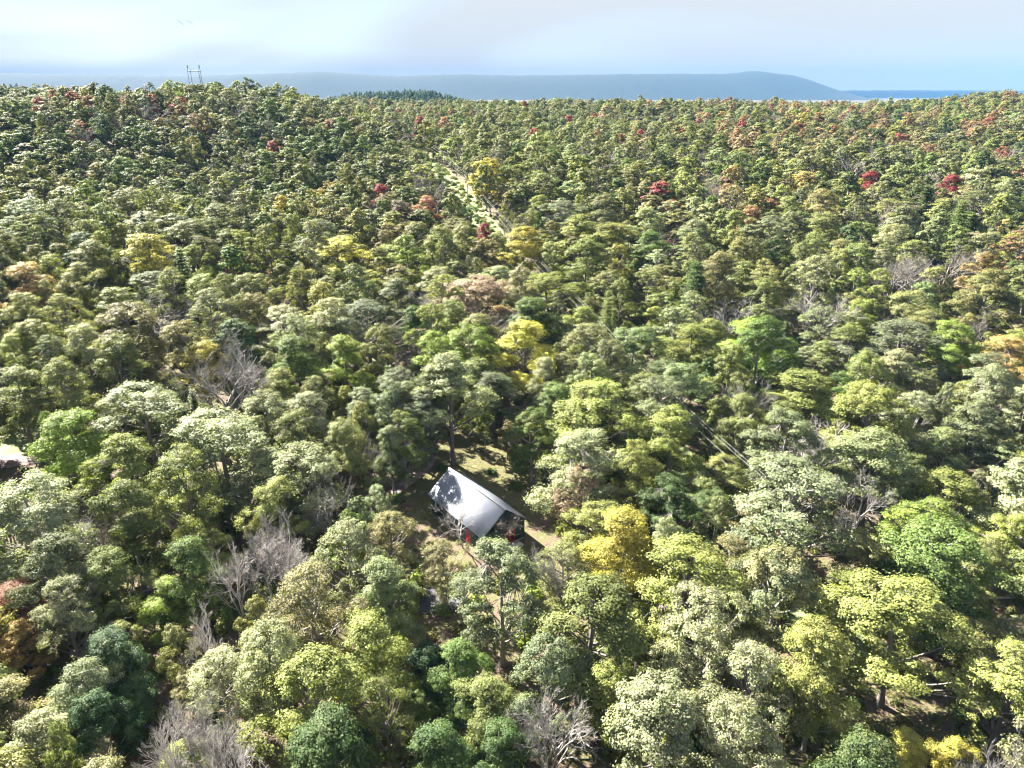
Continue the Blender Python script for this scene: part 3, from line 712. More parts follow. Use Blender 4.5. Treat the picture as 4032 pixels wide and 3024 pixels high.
def pick_colour(x, y, r, rng):
    n1 = math.sin(x / 47.0 + 1.3) * math.cos(y / 59.0) + 0.6 * math.sin(x / 23.0 - y / 31.0); hillside = x < -60 and 270 < y < 470
    if r > 420 and rng.rand() < 0.035: return rng.choice(['crimson', 'russet', 'salmon'], p=[.3, .5, .2]), 0.1
    if x > 60 and r > 190 and n1 > 0.25 and rng.rand() < 0.24: return rng.choice(['russet', 'tawny', 'salmon', 'orange', 'pinkish'], p=[.4, .4, .06, .06, .08]), 0.3
    if x > 110 and 260 < r and math.sin(x / 83.0 - y / 57.0 + 0.5) + 0.4 * math.sin(x / 31.0) > 0.35 and rng.rand() < 0.38: return rng.choice(['russet', 'tawny', 'pinkish', 'crimson'], p=[.42, .36, .18, .04]), 0.25
    if hillside:  # greener mix, deepened to put the backlit slope's shade into the leaf colour
        return rng.choice(['dark green', 'green', 'olive green', 'olive', 'tawny', 'orange', 'crimson', 'grey-green'], p=[.30, .24, .20, .11, .06, .01, .01, .07]), rng.uniform(0, 0.4)
    if r > 170:
        return rng.choice(['olive', 'olive green', 'green', 'dark green', 'yellow-green', 'grey-green', 'cream', 'tawny', 'golden', 'pale green', 'lime green', 'russet', 'crimson'],
                          p=[.24, .20, .11, .05, .15, .10, .06, .04, .005, .03, .005, .005, .005]), rng.uniform(0, 0.3)
    return rng.choice(['olive', 'olive green', 'green', 'dark green', 'yellow-green', 'grey-green', 'cream', 'tawny', 'golden', 'pale green', 'lime green'],
                      p=[.15, .19, .15, .09, .10, .13, .11, .03, .0, .04, .01]), rng.uniform(0, 0.2)

rng = np.random.RandomState(5)
FOREST = []
def fill(xs, ys, fsep, Rlo, Rhi):
    zs = terrain(xs, ys)
    for x, y, z in zip(xs, ys, zs):
        r = math.hypot(x, y)
        if r < 14: continue
        R = rng.uniform(Rlo, Rhi); h = np.clip(rng.normal(16.5, 2.3), 11, 22) * np.clip(0.45 + 0.55 * R / 4, 0.5, 1.10)
        if in_clear(x, y) or not near_ok(x, y, R, fsep): continue
        if r < 520 and y > 0 and blocks(x, y, z, h, R): continue
        if r < 170 and y > 0 and shades(x, y, z, h, R): continue
        kind = rng.choice(['dense', 'broad', 'sparse', 'tall', 'bare', 'pine'], p=[.30, .32, .22, .08, .06, .02])
        cname, tint = pick_colour(x, y, r, rng)
        if kind == 'bare': cname = 'grey'
        if kind == 'pine': cname = rng.choice(['dark green', 'green'])
        put(x, y, R); FOREST.append(dict(x=x, y=y, z=float(z), h=h, R=R, kind=kind, colour=cname, tint=tint, label=None, cat=False))
def wedge(n, r0, r1, a0, a1):
    r = np.sqrt(rng.uniform(r0 * r0, r1 * r1, n)); a = np.radians(rng.uniform(a0, a1, n)); return r * np.sin(a), r * np.cos(a)
fill(*wedge(4500, 14, 135, -50, 50), 0.88, 3.5, 5.7)
fill(*wedge(9000, 135, 270, -50, 50), 0.86, 3.9, 6.5)
fill(*wedge(6000, 14, 270, -50, 50), 0.92, 1.5, 2.6)
fill(*wedge(2500, 14, 130, 50, 310), 0.78, 3.6, 4.8)           # the wood goes on beside and behind the viewpoint
fill(*wedge(30000, 270, 620, -44, 44), 0.74, 3.4, 7.0)
fill(*wedge(30000, 620, 1050, -42, 42), 0.72, 3.8, 7.2)
print('trees', len(TREES), len(FOREST))

# ------------------------------------------------------------------ which trees show largest: those become objects of their own
ALL = TREES + FOREST
for t in ALL:
    X, Y, c = proj(t['x'], t['y'], t['z'] + 0.7 * t['h']); X0, Y0, _ = proj(t['x'], t['y'], t['z'] + t['h'])
    w = t['R'] / c * F_PX * S if c > 1 else 0
    t['px'], t['py'], t['w'] = X, Y, w; t['ptop'] = Y0
    vis = c > 1 and -0.6 * w < X < 4032 + 0.6 * w and Y0 < 2990
    edge = 1.0 if (0 < X < 4032 and Y < 3024) else 0.45
    t['score'] = (w * edge + (60 if t['cat'] else 0) + (900 if t['label'] else 0)) if vis else -1
ALL.sort(key=lambda t: -t['score'])
OWN = [t for t in ALL[:300] if t['score'] > 0]; REST = ALL[len(OWN):]

ONES = 'zero one two three four five six seven eight nine ten eleven twelve thirteen fourteen fifteen sixteen seventeen eighteen nineteen'.split()
TENS = 'x x twenty thirty forty fifty sixty seventy eighty ninety'.split()
def words(n):
    n = int(min(99, max(1, n))); return ONES[n] if n < 20 else TENS[n // 10] + ('-' + ONES[n % 10] if n % 10 else '')
FORM = {'dense': 'full-crowned', 'broad': 'broad-crowned', 'sparse': 'thin-leaved', 'tall': 'tall narrow', 'pine': 'pointed', 'bare': 'leafless'}
MARKS = [('the cabin', 1880, 2000, 420), ('the golden-yellow tree', 2440, 2080, 300), ('the woodland path', 650, 2130, 260), ('the power line', 2400, 1150, 300), ('the side road', 60, 1820, 300)]
used = set()
def label_for(t):
    if t['label']: return t['label']
    a = f"{t['colour']} {FORM[t['kind']]} tree"
    cx, cy_ = t['px'], (t['py'] + t['ptop']) / 2
    for nm, mx, my, rad in MARKS:
        dx, dy = cx - mx, cy_ - my
        if math.hypot(dx, dy) < rad:
            if abs(dx) > 1.6 * abs(dy): w = 'to the right of ' if dx > 0 else 'to the left of '
            elif abs(dy) > 1.6 * abs(dx): w = 'below ' if dy > 0 else 'above '
            else: w = ('below ' if dy > 0 else 'above ') + ('and right of ' if dx > 0 else 'and left of ')
            s = f"{a} {w}{nm} in the photo"
            if s not in used: return s
    for step in (5, 1):
        u, v = round(cx / 40.32 / step) * step, round(cy_ / 30.24 / step) * step
        s = f"{a}, {words(u)} percent across and {words(v)} percent down the photo"
        if s not in used: return s
    return f"{a}, {words(u + 1)} percent across and {words(v)} percent down the photo"

GROUP = {'bare': 'leafless trees in the wood', 'pine': 'pines in the wood'}
KNAME = {'bare': 'leafless_tree', 'pine': 'pine_tree'}
BARK = [(0.20, 0.18, 0.16), (0.13, 0.11, 0.10), (0.26, 0.24, 0.22), (0.16, 0.14, 0.12)]
for i, t in enumerate(OWN):
    k = t['kind']; tr_, cr_ = PROTO[k][int(rng.randint(len(PROTO[k])))]
    root = bpy.data.objects.new(KNAME.get(k, 'broadleaf_tree'), None); col.objects.link(root)
    root.location = (t['x'], t['y'], t['z'] - 0.1); root.rotation_euler = (rng.normal(0, 0.05), rng.normal(0, 0.05), rng.uniform(0, 6.283))
    sx = t['R'] / R0 * (1.0 if k not in ('bare',) else 0.85) / (0.72 if k == 'tall' else 1.0); root.scale = (sx * rng.uniform(0.86, 1.16), sx * rng.uniform(0.86, 1.16), t['h'] / H0)
    root.empty_display_size = 0.5
    s = label_for(t); used.add(s); tag(root, s, 'tree', GROUP.get(k, 'broadleaf trees in autumn leaf'))
    tk = link('trunk', tr_, root); cr = link('branches' if k == 'bare' else 'crown', cr_, root)
    v = rng.uniform(0.85, 1.15, 3) * rng.uniform(0.88, 1.14); c = np.array(PAL[t['colour']])
    if k == 'bare':
        tk.color = (*(c * v.mean()), 1); cr.color = (*(c * v.mean()), 1)
    else:
        b = BARK[rng.randint(4)]; tk.color = (*b, 1); cr.color = (*np.clip(c * (0.85 + 0.15 * v) * v.mean(), 0.005, 0.8), t['tint'])

# ------------------------------------------------------------------ the rest of the wood: one uncountable mass of instanced trees
def scatter_group(coll):
    ng = bpy.data.node_groups.new('scatter', 'GeometryNodeTree')
    ng.interface.new_socket('Geometry', in_out='INPUT', socket_type='NodeSocketGeometry')
    ng.interface.new_socket('Geometry', in_out='OUTPUT', socket_type='NodeSocketGeometry')
    n, l = ng.nodes, ng.links
    gi, go = n.new('NodeGroupInput'), n.new('NodeGroupOutput'); ip = n.new('GeometryNodeInstanceOnPoints'); ci = n.new('GeometryNodeCollectionInfo')
    ci.inputs['Collection'].default_value = coll; ci.inputs['Separate Children'].default_value = True; ci.inputs['Reset Children'].default_value = True
    def attr(nm, ty):
        a = n.new('GeometryNodeInputNamedAttribute'); a.data_type = ty; a.inputs['Name'].default_value = nm; return a.outputs['Attribute']
    l.new(gi.outputs[0], ip.inputs['Points']); l.new(ci.outputs[0], ip.inputs['Instance']); ip.inputs['Pick Instance'].default_value = True
    l.new(attr('which', 'INT'), ip.inputs['Instance Index']); l.new(attr('spin', 'FLOAT_VECTOR'), ip.inputs['Rotation']); l.new(attr('size', 'FLOAT_VECTOR'), ip.inputs['Scale'])
    l.new(ip.outputs[0], go.inputs[0]); return ng
def scatter(name, P, which, spin, size, tone, coll):
    me = mesh_np(name, P); N = len(P)
    me.attributes.new('which', 'INT', 'POINT').data.foreach_set('value', np.asarray(which, np.int32))
    for nm, d in (('spin', spin), ('size', size)): me.attributes.new(nm, 'FLOAT_VECTOR', 'POINT').data.foreach_set('vector', np.asarray(d, np.float32).ravel())
    me.attributes.new('tone', 'FLOAT_COLOR', 'POINT').data.foreach_set('color', np.asarray(tone, np.float32).ravel())
    ob = link(name, me); md = ob.modifiers.new('scatter', 'NODES'); md.node_group = scatter_group(coll); return tag(ob, kind='stuff')
IDX = {k: [i for i, q in enumerate(FAR_KINDS) if q == k] for k in set(FAR_KINDS)}
def forest(name, L, label):
    P, wh, spn, sz, tn = [], [], [], [], []
    for t in L:
        c = np.array(PAL[t['colour']]) * rng.uniform(0.8, 1.2) * rng.uniform(0.92, 1.08, 3)
        P.append((t['x'], t['y'], t['z'] - 0.1)); kk = t['kind'] + '+' if math.hypot(t['x'], t['y']) < 250 and t['kind'] + '+' in IDX else t['kind']; wh.append(IDX[kk][rng.randint(len(IDX[kk]))]); spn.append((rng.normal(0, 0.06), rng.normal(0, 0.06), rng.uniform(0, 6.283)))
        s = t['R'] / R0; sz.append((s * rng.uniform(0.8, 1.22), s * rng.uniform(0.8, 1.22), t['h'] / H0)); tn.append((*np.clip(c, 0.005, 0.8), t['tint']))
    ob = scatter(name, P, wh, spn, sz, tn, FAR); return tag(ob, label, 'forest')
forest('forest', REST, 'autumn forest stretching away to the skyline behind the single trees')

# spruce ridge and the low far-left ridge
L = []
for n_, x0, x1, y0, y1 in ((1500, -570, 60, 1440, 1660), (1100, -1500, -640, 1340, 1560)):
    xs, ys = rng.uniform(x0, x1, n_), rng.uniform(y0, y1, n_); zs = terrain(xs, ys)
    for x, y, z in zip(xs, ys, zs):
        if z < 8: continue
        L.append(dict(x=x, y=y, z=float(z), h=rng.uniform(11, 21), R=rng.uniform(3, 5.5), kind=rng.choice(['pine', 'dense']), colour=rng.choice(['dark green', 'teal green', 'green']), tint=0.0))
forest('ridge_forest', L, 'dark bluish conifer wood along the far ridge')

# undergrowth of bushes and saplings in the gaps
SH = bpy.data.collections.new('bush_shapes')
for s_ in range(3):
    q = np.random.RandomState(400 + s_); nb = 420; d = q.randn(nb, 3); d[:, 2] = abs(d[:, 2]); d /= np.linalg.norm(d, axis=1)[:, None]
    C = d * (q.rand(nb, 1) ** 0.4) * np.array([1.0, 1.0, 0.9]) * (1 + 0.3 * np.sin(3 * np.arctan2(d[:, 1:2], d[:, 0:1]) + s_)) + [0, 0, 0.1]
    V, Q = leaf_quads(C, d + q.randn(nb, 3) * 0.5, 0.26, q)
    SH.objects.link(bpy.data.objects.new('bush_%d' % s_, mesh_np('bush', V, Q, None, (M['leaf_far'],), tone=np.clip(q.normal(0.5, 0.15, nb), 0, 1))))
xs, ys = wedge(5200, 30, 300, -44, 44)
sl = rng.uniform(-420, 60, 420); ol = rng.uniform(-3.4, 3.4, 420)
xs = np.concatenate([xs, LINE_MID[0] + ld[0] * sl + ld[1] * ol]); ys = np.concatenate([ys, LINE_MID[1] + ld[1] * sl - ld[0] * ol]); zs = terrain(xs, ys); P, wh, spn, sz, tn = [], [], [], [], []
for x, y, z in zip(xs, ys, zs):
    v = np.array([x, y]) - HOUSE_O; a, b = v @ AX, v @ PX
    if (-20 < a < 4 and abs(b) < 8) or (math.hypot(x - c_l[0], y - c_l[1]) < 17 and rng.rand() < 0.85): continue
    s = rng.uniform(0.4, 1.5); cn = rng.choice(['green', 'olive', 'olive green', 'tawny', 'yellow-green', 'lime green', 'grey-green'], p=[.2, .2, .2, .12, .1, .06, .12])
    P.append((x, y, z)); wh.append(rng.randint(3)); spn.append((0, 0, rng.uniform(0, 6.3))); sz.append((s * rng.uniform(0.8, 1.3), s, s * rng.uniform(0.7, 1.3)))
    tn.append((*(np.array(PAL[cn]) * rng.uniform(0.7, 1.2)), 0.2))
tag(scatter('undergrowth', P, wh, spn, sz, tn, SH), 'low bushes and saplings on the forest floor', 'undergrowth')

# ------------------------------------------------------------------ mountains
def mountain(name, dist, depth, prof, base_z, m, nx=260, ny=22, seed=0):
    """A long wooded ridge: prof = [(photo x, photo y of the skyline)], standing at that distance."""
    r_ = np.random.RandomState(seed); px = np.array([p[0] for p in prof], float); py = np.array([p[1] for p in prof], float)
    us = np.linspace(px[0], px[-1], nx); vs = np.interp(us, px, py)
    k = np.hanning(9); k /= k.sum(); vs = np.convolve(np.pad(vs, 4, mode='edge'), k, 'valid')
    el = np.arctan((384 - vs / S) / F_PX) - PITCH; top = CAM_H + np.tan(el) * dist + r_.randn(nx) * 2.0
    x = (us / S - 512) / F_PX * (dist * cp - (top - CAM_H) * sp_)
    V = []
    for j in range(ny):
        f = j / (ny - 1) * 2 - 1
        sh = np.cos(f * math.pi / 2) ** 1.1
        z = base_z + np.maximum(top - base_z, 0) * sh + (np.sin(us / 90 + f * 5) * 8 + np.sin(us / 37 + f * 9) * 4) * sh * (1 - sh)
        V.append(np.stack([x * (1 + f * depth / dist * 0.2), dist + f * depth + 0 * x, z], -1))
    V = np.array(V).reshape(-1, 3); i, j = np.meshgrid(np.arange(ny - 1), np.arange(nx - 1), indexing='ij')
    Q = np.stack([i * nx + j, i * nx + j + 1, (i + 1) * nx + j + 1, (i + 1) * nx + j], -1).reshape(-1, 4)
    return tag(link(name, mesh_np(name, V, Q, None, (m,), smooth=True)), kind='structure')
mountain('mountain', 8600, 1200, [(-900, 285), (0, 288), (300, 292), (700, 300), (1000, 292), (1200, 285), (1280, 281), (1350, 287), (1550, 300), (1800, 292), (2000, 297), (2300, 294), (2600, 290), (2850, 291), (2930, 282), (2980, 277), (3040, 289), (3120, 296), (3200, 325), (3280, 362), (3360, 390), (3500, 420)], -45, M['mountain'])
mountain('far_hills', 9900, 200, [(2900, 366), (3300, 356), (3700, 355), (4000, 357), (4600, 362), (5200, 368)], -45, M['mountain'], seed=3)

# ------------------------------------------------------------------ cabin
GZ = 0.0
EZ, RZ = 3.55, 7.15; HALF, OVER = 4.0, 0.45; LEN, OVL = 15.0, 0.5
cab = bpy.data.objects.new('cabin', None); col.objects.link(cab)
cab.location = (HOUSE_O[0] - AX[0] * 0.5, HOUSE_O[1] - AX[1] * 0.5, GZ); cab.rotation_euler = (0, 0, math.atan2(AX[1], AX[0]))
tag(cab, 'dark green cabin with pale metal gable roof and red doors in the clearing', 'cabin')
# local axes: x towards the near gable (x = 0), y = across to the far right side, z up; roof slope
slope = (RZ - EZ) / (HALF + OVER)
def roof_z(y): return RZ - abs(y) * slope
def part(name, acc, m, parent=cab, smooth=False): return link(name, acc.mesh(name, m, smooth), parent)
wz = roof_z(HALF) - 0.20
a = Acc(); a.box(-LEN, 0, -HALF + 0.01, HALF - 0.01, -0.3, 0.35); part('foundation', a, M['concrete'])
def prism_x(acc, poly, x0, x1):                       # polygon in (y, z), extruded along x
    n_ = len(poly); V = [(x0, y, z) for y, z in poly] + [(x1, y, z) for y, z in poly]
    acc.V.append(np.array(V, float)); T = []; Qs = []
    for i in range(1, n_ - 1): T += [[0, i + 1, i], [n_, n_ + i, n_ + i + 1]]
    for i in range(n_): j = (i + 1) % n_; Qs.append([i, j, n_ + j, n_ + i])
    acc.T.append(np.array(T) + acc.n); acc.Q.append(np.array(Qs) + acc.n); acc.n += 2 * n_
gp = [(-HALF, 0.35), (HALF, 0.35), (HALF, wz), (0, RZ - 0.24), (-HALF, wz)]
for nm, x0, x1 in (('gable_wall', -0.15, 0.0), ('gable_wall', -LEN, -LEN + 0.15)):
    a = Acc(); prism_x(a, gp, x0, x1); part(nm, a, M['siding'])
for sgn in (-1, 1):
    a = Acc(); y0, y1 = sorted((sgn * HALF, sgn * (HALF - 0.15))); a.box(-LEN + 0.152, -0.152, y0, y1, 0.35, wz - 0.02); part('side_wall', a, M['siding'])
    # corner boards
    for x0 in (-0.12, -LEN - 0.02):
        a = Acc(); y0, y1 = sorted((sgn * (HALF + 0.03), sgn * (HALF - 0.10))); a.box(x0, x0 + 0.15, y0, y1, 0.36, wz - 0.05); part('corner_board', a, M['trim'])
    # roof slope, slightly thick, with seams
    e = HALF + OVER; a = Acc(); poly = [(0.0 if sgn > 0 else 0.0, RZ), (sgn * e, EZ), (sgn * e, EZ - 0.13), (0, RZ - 0.16)]
    if sgn < 0: poly = poly[::-1]
    prism_x(a, poly, -LEN - OVL, OVL); rf = part('roof_slope', a, M['metal_roof'])
    a = Acc(); nx = -sgn * 0
    for q in range(1, 34):
        x = -LEN - OVL + q * (LEN + 2 * OVL) / 34
        y0, y1 = sgn * 0.12, sgn * (e - 0.02)
        a.quadbox([(x - 0.018, y0, roof_z(y0) - 0.01), (x + 0.018, y0, roof_z(y0) - 0.01), (x + 0.018, y1, roof_z(y1) - 0.01), (x - 0.018, y1, roof_z(y1) - 0.01),
                   (x - 0.018, y0, roof_z(y0) + 0.03), (x + 0.018, y0, roof_z(y0) + 0.03), (x + 0.018, y1, roof_z(y1) + 0.03), (x - 0.018, y1, roof_z(y1) + 0.03)])
    sm = part('seam', a, M['metal_roof'], rf); sm['kind'] = 'stuff'
    # eave and rake fascias
    a = Acc(); y0, y1 = sorted((sgn * (e + 0.002), sgn * (e + 0.05))); a.box(-LEN - OVL, OVL, y0, y1, EZ - 0.22, EZ + 0.0); part('eave_fascia', a, M['trim'])
    for x0, x1 in ((OVL + 0.002, OVL + 0.05), (-LEN - OVL - 0.05, -LEN - OVL - 0.002)):
        a = Acc(); poly = [(0, RZ + 0.01), (sgn * (e + 0.05), EZ - 0.03), (sgn * (e + 0.05), EZ - 0.26), (0, RZ - 0.23)]
        prism_x(a, poly if sgn > 0 else poly[::-1], x0, x1); part('rake_board', a, M['trim'])
a = Acc(); prism_x(a, [(-0.2, RZ - 0.10), (0, RZ + 0.07), (0.2, RZ - 0.10), (0, RZ + 0.04)], -LEN - OVL - 0.06, OVL + 0.06); part('ridge_cap', a, M['white'])
# near gable: raked windows under the right slope, mirrored under the left, and red french doors
for sgn in (-1, 1):
    edges = [(0.25, 1.45), (1.60, 2.75)]
    for y0, y1 in edges:
        ya, yb = sgn * y0, sgn * y1; zt = lambda y: roof_z(y) - 0.85
        poly = [(ya, 3.65), (yb, 3.65), (yb, zt(yb)), (ya, zt(ya))]
        if sgn < 0: poly = poly[::-1]
        a = Acc(); prism_x(a, poly, 0.002, 0.05); wf = part('window', a, M['trim'])
        cy2 = (ya + yb) / 2; p2_ = [(cy2 + (y - cy2) * 0.84, 3.65 + 0.09 + (z - 3.65) * 0.86) for y, z in poly]
        a = Acc(); prism_x(a, p2_, 0.052, 0.06); part('pane', a, M['glass'], wf)
def door(y0, y1, z0, z1):
    a = Acc(); a.box(0.002, 0.05, y0, y1, z0, z1); fr = part('door', a, M['red'])
    fr['label'] = 'red double french doors'
    m_ = (y0 + y1) / 2; w_ = (y1 - y0)
    for p0_, p1_ in ((y0 + 0.24, m_ - 0.22), (m_ + 0.22, y1 - 0.24)):
        a = Acc(); a.box(0.052, 0.06, p0_, p1_, z0 + 0.42, z1 - 0.2); part('pane', a, M['glass'], fr)
    a = Acc(); a.box(0.052, 0.10, m_ - 0.10, m_ - 0.05, z0 + 1.0, z0 + 1.1); part('handle', a, M['steel'], fr)
    a = Acc(); a.box(0.002, 0.035, y0 - 0.1, y1 + 0.1, z1 + 0.002, z1 + 0.10); part('lintel', a, M['trim'])
door(0.15, 2.15, 0.42, 2.62)
a = Acc(); a.box(0.002, 1.5, -0.4, 2.7, 0.12, 0.30); part('step', a, M['white'])
for y in (3.15, -1.2):
    a = Acc(); a.box(0.002, 0.12, y - 0.07, y + 0.07, 2.0, 2.35); part('wall_lamp', a, M['white'])
# left side wall: two windows and a red door
for x0, x1, z0, z1 in ((-13.6, -12.7, 1.6, 2.7), (-12.0, -11.2, 1.1, 2.7), (-6.5, -5.4, 1.2, 2.6), (-8.8, -7.7, 1.2, 2.6)):
    a = Acc(); a.box(x0, x1, -HALF - 0.05, -HALF - 0.002, z0, z1); wf = part('window', a, M['trim'])
    a = Acc(); a.box(x0 + 0.1, x1 - 0.1, -HALF - 0.06, -HALF - 0.052, z0 + 0.1, z1 - 0.1); part('pane', a, M['glass'], wf)
a = Acc(); a.box(-4.4, -3.3, -HALF - 0.05, -HALF - 0.002, 0.4, 2.55); dr = part('door', a, M['red']); dr['label'] = 'red side door'
a = Acc(); a.box(-3.55, -3.45, -HALF - 0.10, -HALF - 0.052, 1.4, 1.5); part('handle', a, M['steel'], dr)

# ------------------------------------------------------------------ white-roofed house far off by the power line
g = hit(1492, 450, 9.0); hz = bpy.data.objects.new('distant_house', None); col.objects.link(hz)
hz.location = (g[0], g[1], g[2] + 1.0); hz.rotation_euler = (0, 0, 0.35); tag(hz, 'distant house with a pale roof among trees beyond the clearing', 'house')
a = Acc(); a.box(-6, 6, -4, 4, -4, 4.2); part('wall', a, M['concrete'], hz)
for sgn in (-1, 1):
    a = Acc(); prism_x(a, ([(0, 7.4), (sgn * 4.6, 4.0), (sgn * 4.6, 3.85), (0, 7.2)] if sgn > 0 else [(0, 7.4), (sgn * 4.6, 4.0), (sgn * 4.6, 3.85), (0, 7.2)][::-1]), -6.6, 6.6)
    part('roof_slope', a, M['white'], hz)
for x in (-4, 0, 3.4):
    a = Acc(); a.box(x, x + 1.2, -4.05, -4.002, 1.2, 2.8); part('window', a, M['glass'], hz)

# ------------------------------------------------------------------ power line: poles and wires
POLE_S = [-330, -250, -172, -96, -34, 36, 118, 200]; POLE_H = 12.0; nl_ = np.array([ld[1], -ld[0]])
tops = []
for i, s_ in enumerate(POLE_S):
    g = on_line(s_); pl = bpy.data.objects.new('utility_pole', None); col.objects.link(pl); pl.location = (g[0], g[1], g[2]); pl.rotation_euler = (0, 0, math.atan2(nl_[1], nl_[0]))
    a = Acc(); a.tube([(0, 0, -0.5), (0, 0, 5), (0, 0, POLE_H)], [0.19, 0.16, 0.12], 8); part('post', a, M['pole'], pl, True)
    a = Acc(); a.box(-1.35, 1.35, 0.13, 0.25, POLE_H - 0.75, POLE_H - 0.58); part('crossarm', a, M['pole'], pl)
    for x in (-1.2, -0.5, 1.2):
        a = Acc(); a.tube([(x, 0.19, POLE_H - 0.577), (x, 0.19, POLE_H - 0.40), (x, 0.19, POLE_H - 0.30)], [0.05, 0.07, 0.04], 6); part('insulator', a, M['white'], pl)
    order = ['farthest', 'second farthest', 'third farthest', 'fourth farthest', 'fifth farthest', 'sixth farthest', 'second nearest', 'nearest']
    tag(pl, f'wooden utility pole, {order[i]} along the power line clearing', 'utility pole', 'utility poles along the clearing')
    tops.append([np.array([g[0] + nl_[0] * x - ld[0] * 0.19, g[1] + nl_[1] * x - ld[1] * 0.19, g[2] + POLE_H - z]) for x, z in ((-1.2, 0.30), (-0.5, 0.30), (1.2, 0.30), (0.2, 2.6))])
nm_ = ['outer wire on the near side', 'inner wire', 'outer wire on the far side', 'lowest wire']
for k in range(4):
    a = Acc()
    for i in range(len(tops) - 1):
        u = np.linspace(0, 1, 13)[:, None]; P = tops[i][k] * (1 - u) + tops[i + 1][k] * u; P[:, 2] -= (4 * u * (1 - u) * 1.3)[:, 0]
        a.tube(P, np.full(13, 0.011), 4)
    tag(part('overhead_wire', a, M['wire'], None), f'bright {nm_[k]} of the power line above the clearing', 'wire', 'wires of the power line')

# ------------------------------------------------------------------ transmission tower behind the left hill
tw_d = 560.0; X_t = 775
d = ray(X_t, 352); t_ = tw_d / d[1]; tx, tz = d[0] * t_, CAM_H + d[2] * t_
gz = float(terrain(tx, tw_d)); tw = bpy.data.objects.new('transmission_tower', None); col.objects.link(tw)
tw.location = (tx, tw_d, gz); tw.rotation_euler = (0, 0, 0.1)
tag(tw, 'steel H-frame transmission tower standing behind the wooded hill crest', 'tower')
base_h = tz - gz; px_m = tw_d / cp / F_PX / S * 1.0
z_mid = base_h + 62 * px_m; z_top = base_h + 200 * px_m
print('tower', base_h, z_mid, z_top, px_m)
for sx, nmw in ((-1, 'left'), (1, 'right')):
    for off in (0, 1):
        x_b = (sx * (23 - off * 8)) * px_m; x_m = sx * (20 - off * 7) * px_m
        a = Acc(); a.tube([(x_b * 1.05, off * 1.2, -1), (x_m, off * 1.2, z_mid)], [0.20, 0.17], 5); part('leg', a, M['steel'], tw)
        a = Acc(); a.tube([(x_m, off * 1.2, z_mid), (sx * 16 * px_m, off * 0.6, z_top)], [0.02, 0.02], 4); part('mast', a, M['pale_steel'], tw)
    a = Acc()
    for q in range(7):
        z0, z1 = base_h * 0.7 + q * 2.0, base_h * 0.7 + q * 2.0 + 2.0
        if z1 > z_mid: break
        a.bar((sx * 22 * px_m, 0, z0), (sx * 14 * px_m, 1.2, z1), 0.12)
    part('lattice', a, M['steel'], tw)
    a = Acc(); a.bar((sx * 16 * px_m, 0.6, z_top), (sx * 16 * px_m - 3, 0.6, z_top + 1.5), 0.09); a.bar((sx * 16 * px_m, 0.6, z_top), (sx * 16 * px_m + 1.5, 0.6, z_top - 1.2), 0.09)
    part('arm', a, M['steel'], tw)
    a = Acc(); a.tube([(sx * 19 * px_m, 0, z_mid + 0.3), (sx * 19 * px_m, 0, z_mid + 1.4), (sx * 19 * px_m, 0, z_mid + 3)], [0.12, 0.4, 0.18], 6); part('insulator', a, M['steel'], tw)
for zz, w_ in ((z_mid - 1.2, 0.28), (z_mid - 5.0, 0.16)):
    a = Acc(); a.bar((-21 * px_m, 0.6, zz), (21 * px_m, 0.6, zz), w_); part('crossbeam', a, M['steel'], tw)

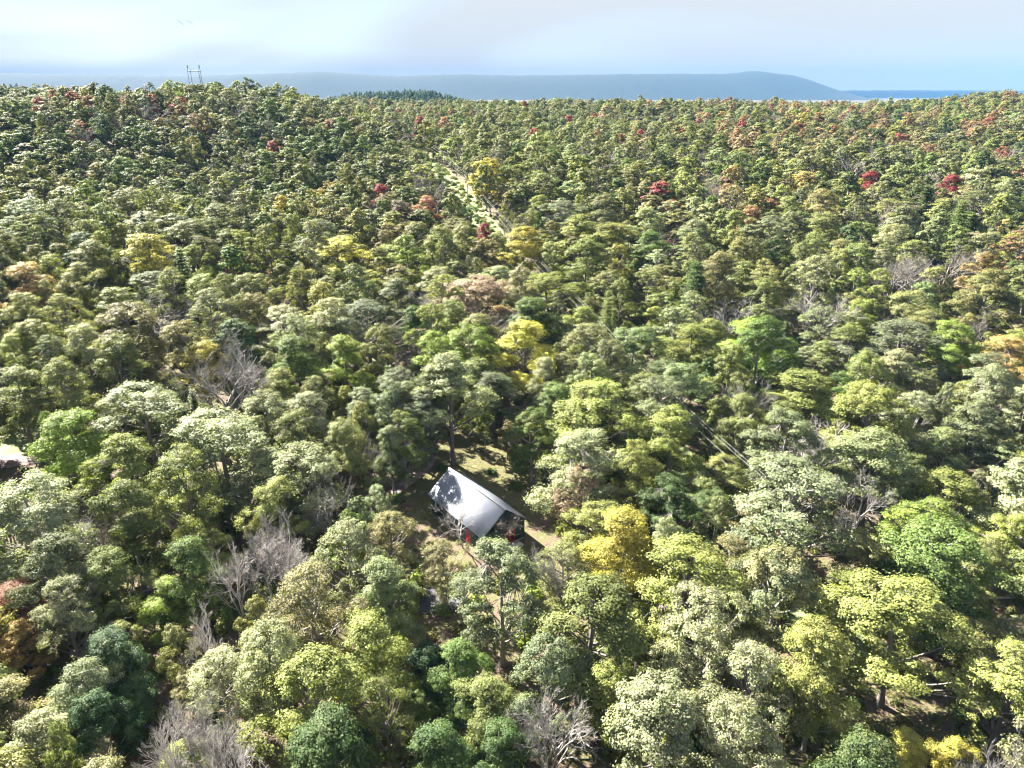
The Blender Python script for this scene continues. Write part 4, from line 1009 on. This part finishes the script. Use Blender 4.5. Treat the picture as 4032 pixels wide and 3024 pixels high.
# ------------------------------------------------------------------ bushes by the cabin, a fallen log
def shrub(X, Y, w, colour, label):
    g = hit(X, Y); q = np.random.RandomState(int(X)); nb = 900; R = w
    d = q.randn(nb, 3); d[:, 2] = abs(d[:, 2]); d /= np.linalg.norm(d, axis=1)[:, None]
    C = d * (q.rand(nb, 1) ** 0.4) * R * np.array([1.0, 0.8, 0.95]) * (1 + 0.25 * np.sin(4 * np.arctan2(d[:, 1:2], d[:, 0:1]))); C[:, 2] += 0.15
    V, Q = leaf_quads(C, d + q.randn(nb, 3) * 0.5 + [0, 0, 0.3], 0.2, q)
    root = bpy.data.objects.new('shrub', None); col.objects.link(root); root.location = tuple(g)
    fo = link('foliage', mesh_np('shrub', V, Q, None, (M['leaf'],), tone=np.clip(q.normal(0.5, 0.15, nb), 0, 1)), root); fo.color = (*PAL[colour], 0.1)
    a = Acc()
    for _ in range(7):
        e = q.randn(3) * R * 0.6; e[2] = R * 0.8; a.tube([(0, 0, -0.1), tuple(e * [0.4, 0.4, 0.55]), tuple(e)], [0.04, 0.03, 0.012], 4)
    st = part('stems', a, M['bark'], root); st.color = (0.14, 0.12, 0.10, 1)
    tag(root, label, 'shrub', 'shrubs round the cabin')
shrub(2005, 1745, 2.0, 'lime green', 'bright green shrub at the upper edge of the cabin lawn')
shrub(2030, 1925, 1.5, 'green', 'green shrub on the lawn to the right of the cabin roof')
shrub(1935, 1870, 1.0, 'green', 'small green shrub behind the cabin ridge')
shrub(2110, 1690, 1.8, 'yellow-green', 'yellow-green shrub at the top right of the lawn')
shrub(1745, 1850, 1.2, 'green', 'green shrub at the cabin roof’s far corner')
shrub(2150, 1900, 2.2, 'dark green', 'dark green shrub in the shade right of the cabin')
shrub(1745, 2415, 1.5, 'lime green', 'bright green shrub below the dark parking pad')
g = hit(3930, 2365); lg = Acc(); lg.tube([(-4, 0, 0.25), (-1, 0.15, 0.3), (2, -0.1, 0.3), (5, 0.1, 0.35)], [0.2, 0.18, 0.15, 0.08], 7); lg.tube([(2, 0, 0.3), (3, 0.9, 0.9)], [0.07, 0.03], 5)
lo = link('fallen_log', lg.mesh('fallen_log', M['bark'], True), None, (g[0], g[1], g[2])); lo.color = (0.5, 0.47, 0.44, 1); lo.rotation_euler = (0, 0, 0.1)
tag(lo, 'pale fallen log on the ground near the right edge', 'log')

# ------------------------------------------------------------------ air
HZ0, HZ1 = -60.0, 300.0
a = Acc(); a.box(-10400, 10400, -10400, 10400, HZ0, HZ1)
m, n, l, o = mat('haze_air'); v = n.new('ShaderNodeVolumePrincipled'); v.inputs['Color'].default_value = (0.14, 0.36, 0.72, 1)
v.inputs['Density'].default_value = 0.00008; v.inputs['Anisotropy'].default_value = -0.4; l.new(v.outputs[0], o.inputs['Volume'])
tag(link('haze', a.mesh('haze', m)), 'thin blue haze filling the air of the valley', 'haze', kind='stuff')
